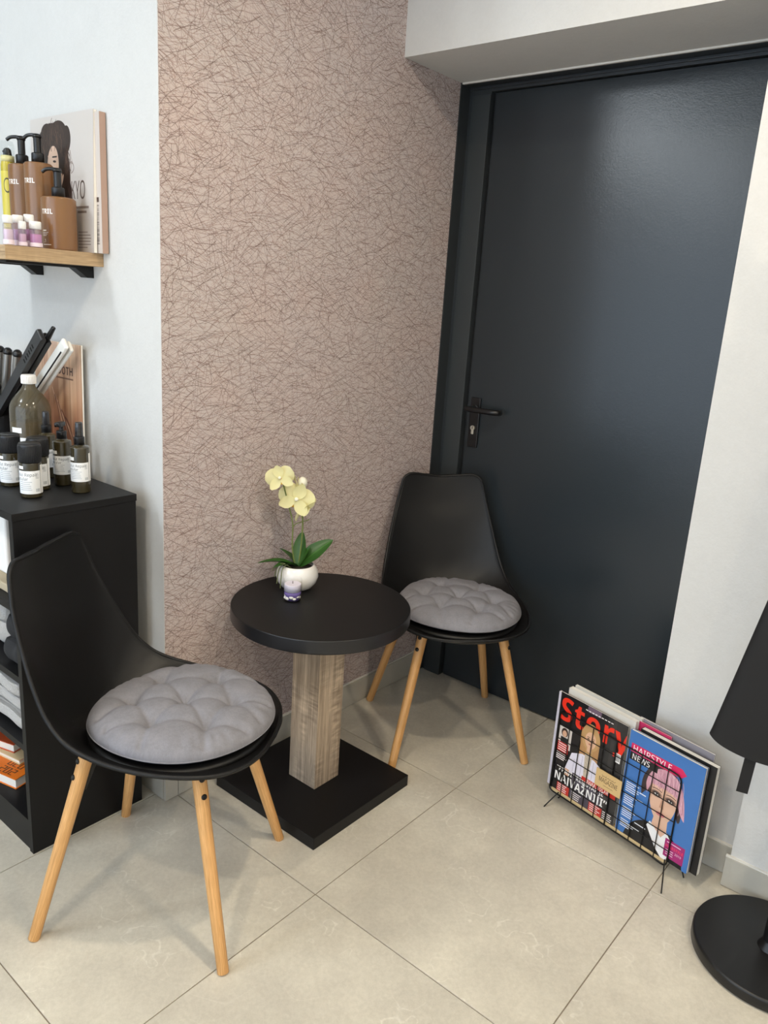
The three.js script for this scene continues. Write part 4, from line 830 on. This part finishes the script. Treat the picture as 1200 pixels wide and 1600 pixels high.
  g.fillStyle = '#1a1a1e'; g.fillRect(30, 208, 300, 78); g.fillStyle = '#faf6f7'; g.font = '88px sans-serif'; g.save(); g.translate(46, 196); g.scale(0.98, 1); g.fillText('HAIRSTYLE', 0, 0); g.restore();
  g.font = '74px sans-serif'; g.fillText('NEWS', 50, 274);
  g.fillStyle = '#e9eef6'; for (let k = 0; k < 22; k++) if (k % 6 !== 5) g.fillRect(40, 520 + k * 22, rr(80, 150), 9);
  g.fillRect(190, 560, 70, 10); g.fillRect(180, 640, 60, 8); g.fillRect(190, 880, 120, 9); g.fillRect(60, 940, 190, 10);
  g.fillStyle = '#a3246f'; g.fillRect(520, 838, 200, 180); g.fillStyle = '#f3d7e6'; g.fillRect(540, 862, 140, 8); g.fillStyle = '#f0405c'; g.font = 'bold 40px sans-serif'; g.fillText('HAIRSTYLE', 530, 918, 180); g.fillStyle = '#f3d7e6'; g.font = '30px sans-serif'; g.fillText('2019', 630, 956); for (let k = 0; k < 3; k++) g.fillRect(540, 940 + k * 22, 76, 7);
});
const magSet = 'magazines in the wire rack';
const rk = (s, y, n) => rackPoint(s, y, n);
const darkSpine = std({ color: 0x1a181b, roughness: 0.4 }), paleSpine = std({ color: 0xcfcbd8, roughness: 0.5 }), blueSpine = std({ color: 0x3b69a6, roughness: 0.4 }), greySpine = std({ color: 0x8c8890, roughness: 0.5 }), blackGloss = std({ color: 0x121215, roughness: 0.35 });
magazine('rack_magazine', 'black gossip magazine with red title and blonde woman in white blazer', rk(-0.424, 0.045, 0.008), RT, [0.224, 0.308, 0.005], storyCover, darkSpine, magSet);
magazine('rack_magazine', 'blue hair magazine with a pink-fringed cover model', rk(-0.191, 0.047, 0.008), RT, [0.214, 0.304, 0.009], hairCover, blueSpine, magSet);
magazine('rack_magazine', 'magazine with pale lilac spine right behind the black gossip magazine', rk(-0.437, 0.045, 0.0015), RT, [0.23, 0.302, 0.008], null, paleSpine, magSet);
magazine('rack_magazine', 'thick magazine whose white page tops rise behind the black gossip magazine', rk(-0.412, 0.045, -0.008), RT, [0.222, 0.322, 0.016], null, std({ color: 0xd8d4cc, roughness: 0.6 }), magSet);
magazine('rack_magazine', 'rearmost grey-white magazine behind the thick one at the left of the rack', rk(-0.405, 0.045, -0.026), RT, [0.22, 0.328, 0.008], null, std({ color: 0xc9c6be, roughness: 0.6 }), magSet);
magazine('rack_magazine', 'black-covered magazine directly behind the blue hair magazine', rk(-0.182, 0.046, -0.0025), RT, [0.205, 0.304, 0.004], null, blackGloss, magSet);
magazine('rack_magazine', 'thick white-edged magazine second behind the blue hair magazine', rk(-0.172, 0.046, -0.0075), RT, [0.214, 0.312, 0.016], null, blackGloss, magSet);
magazine('rack_magazine', 'grey magazine at the very back of the rack, right half', rk(-0.196, 0.046, -0.034), RT, [0.213, 0.326, 0.006], null, greySpine, magSet);
magazine('rack_magazine', 'narrow magazine with a pink corner showing between the two front covers', rk(-0.196, 0.046, -0.0255), RT, [0.1, 0.319, 0.004], null, std({ color: 0xc22a5e, roughness: 0.5 }), magSet);

// ---------------------------------------------------------------- coat stand with a hanging black cape
{
  const s = thing('coat_stand', 'black coat stand with a heavy round foot at the right edge', 'coat stand', [1.4435, 0, 0.592]);
  const R = 0.166;
  const bm = std({ color: 0x111112, roughness: 0.38 });
  part('round_foot', lathe([[0.0001, 0.001], [R - 0.004, 0.001], [R, 0.005], [R, 0.025], [R - 0.002, 0.0295], [R - 0.006, 0.031], [0.0001, 0.032]], 96), bm, s, 'heavy round black foot');
  part('pole', merge([rod(V(0, 0.03, 0), V(0, 1.78, 0), 0.0175, 0.0175, 32), lathe([[0.0175, 0.05], [0.026, 0.032], [0.028, 0.031]], 32)]), bm, s, 'black metal pole');
  for (let k = 0; k < 4; k++) { const a = k * Math.PI / 2 + 0.4; part('hook', tube([V(0, 1.66, 0), V(Math.cos(a) * 0.06, 1.68, Math.sin(a) * 0.06), V(Math.cos(a) * 0.11, 1.73, Math.sin(a) * 0.11), V(Math.cos(a) * 0.12, 1.77, Math.sin(a) * 0.12)], 0.008, 20, 10), bm, s); }
  // cape
  const c = thing('hairdressing_cape', 'black cape hanging from the coat stand, wide at the hem', 'cape', [1.4435, 0.012, 0.605], 0.32);
  const NR = 60, NA = 160, pos = [], idx = [];
  for (let i = 0; i <= NR; i++) for (let j = 0; j < NA; j++) {
    const v = i / NR, a = j / NA * 2 * Math.PI, y = 0.497 + (1.62 - 0.497) * v;
    const hw = 0.206 - 0.06 * Math.min(1, v / 0.3) - 0.075 * Math.max(0, (v - 0.3) / 0.7), hd = 0.034 - 0.004 * v;
    const fold = 1 + (1 - v) * 0.05 * Math.sin(a * 9 + 1.2) + 0.03 * Math.sin(a * 5 + v * 3);
    const ca = Math.cos(a), sa = Math.sin(a), corner = Math.pow(Math.abs(ca), 6) * 0.022 * (1 - v);
    const dip = -0.008 * (1 - ca * ca) * (1 - v) * (1 - v);
    pos.push(ca * hw + (v > 0 ? 0 : 0), y + (i === 0 ? corner : corner * 0.8) + dip, Math.sign(sa) * Math.pow(Math.abs(sa), 0.8) * hd * fold);
  }
  for (let i = 0; i < NR; i++) for (let j = 0; j < NA; j++) { const a = i * NA + j, b = i * NA + (j + 1) % NA, d = a + NA, e = b + NA; idx.push(a, d, b, b, d, e); }
  const g = new THREE.BufferGeometry(); g.setAttribute('position', new THREE.Float32BufferAttribute(pos, 3)); g.setIndex(idx); g.computeVertexNormals(); metreUV(g);
  const cloth = std({ color: 0x0e0e10, roughness: 0.8 });
  part('cloth', g, cloth, c, 'black nylon cloth');
  const strap = new RoundedBoxGeometry(0.0235, 0.1, 0.002, 2, 0.0009); strap.rotateZ(-0.04); strap.translate(-0.121, 0.458, 0.022);
  part('tie', strap, cloth, c, 'black tie ribbon');
}
renderer.render(scene, camera);
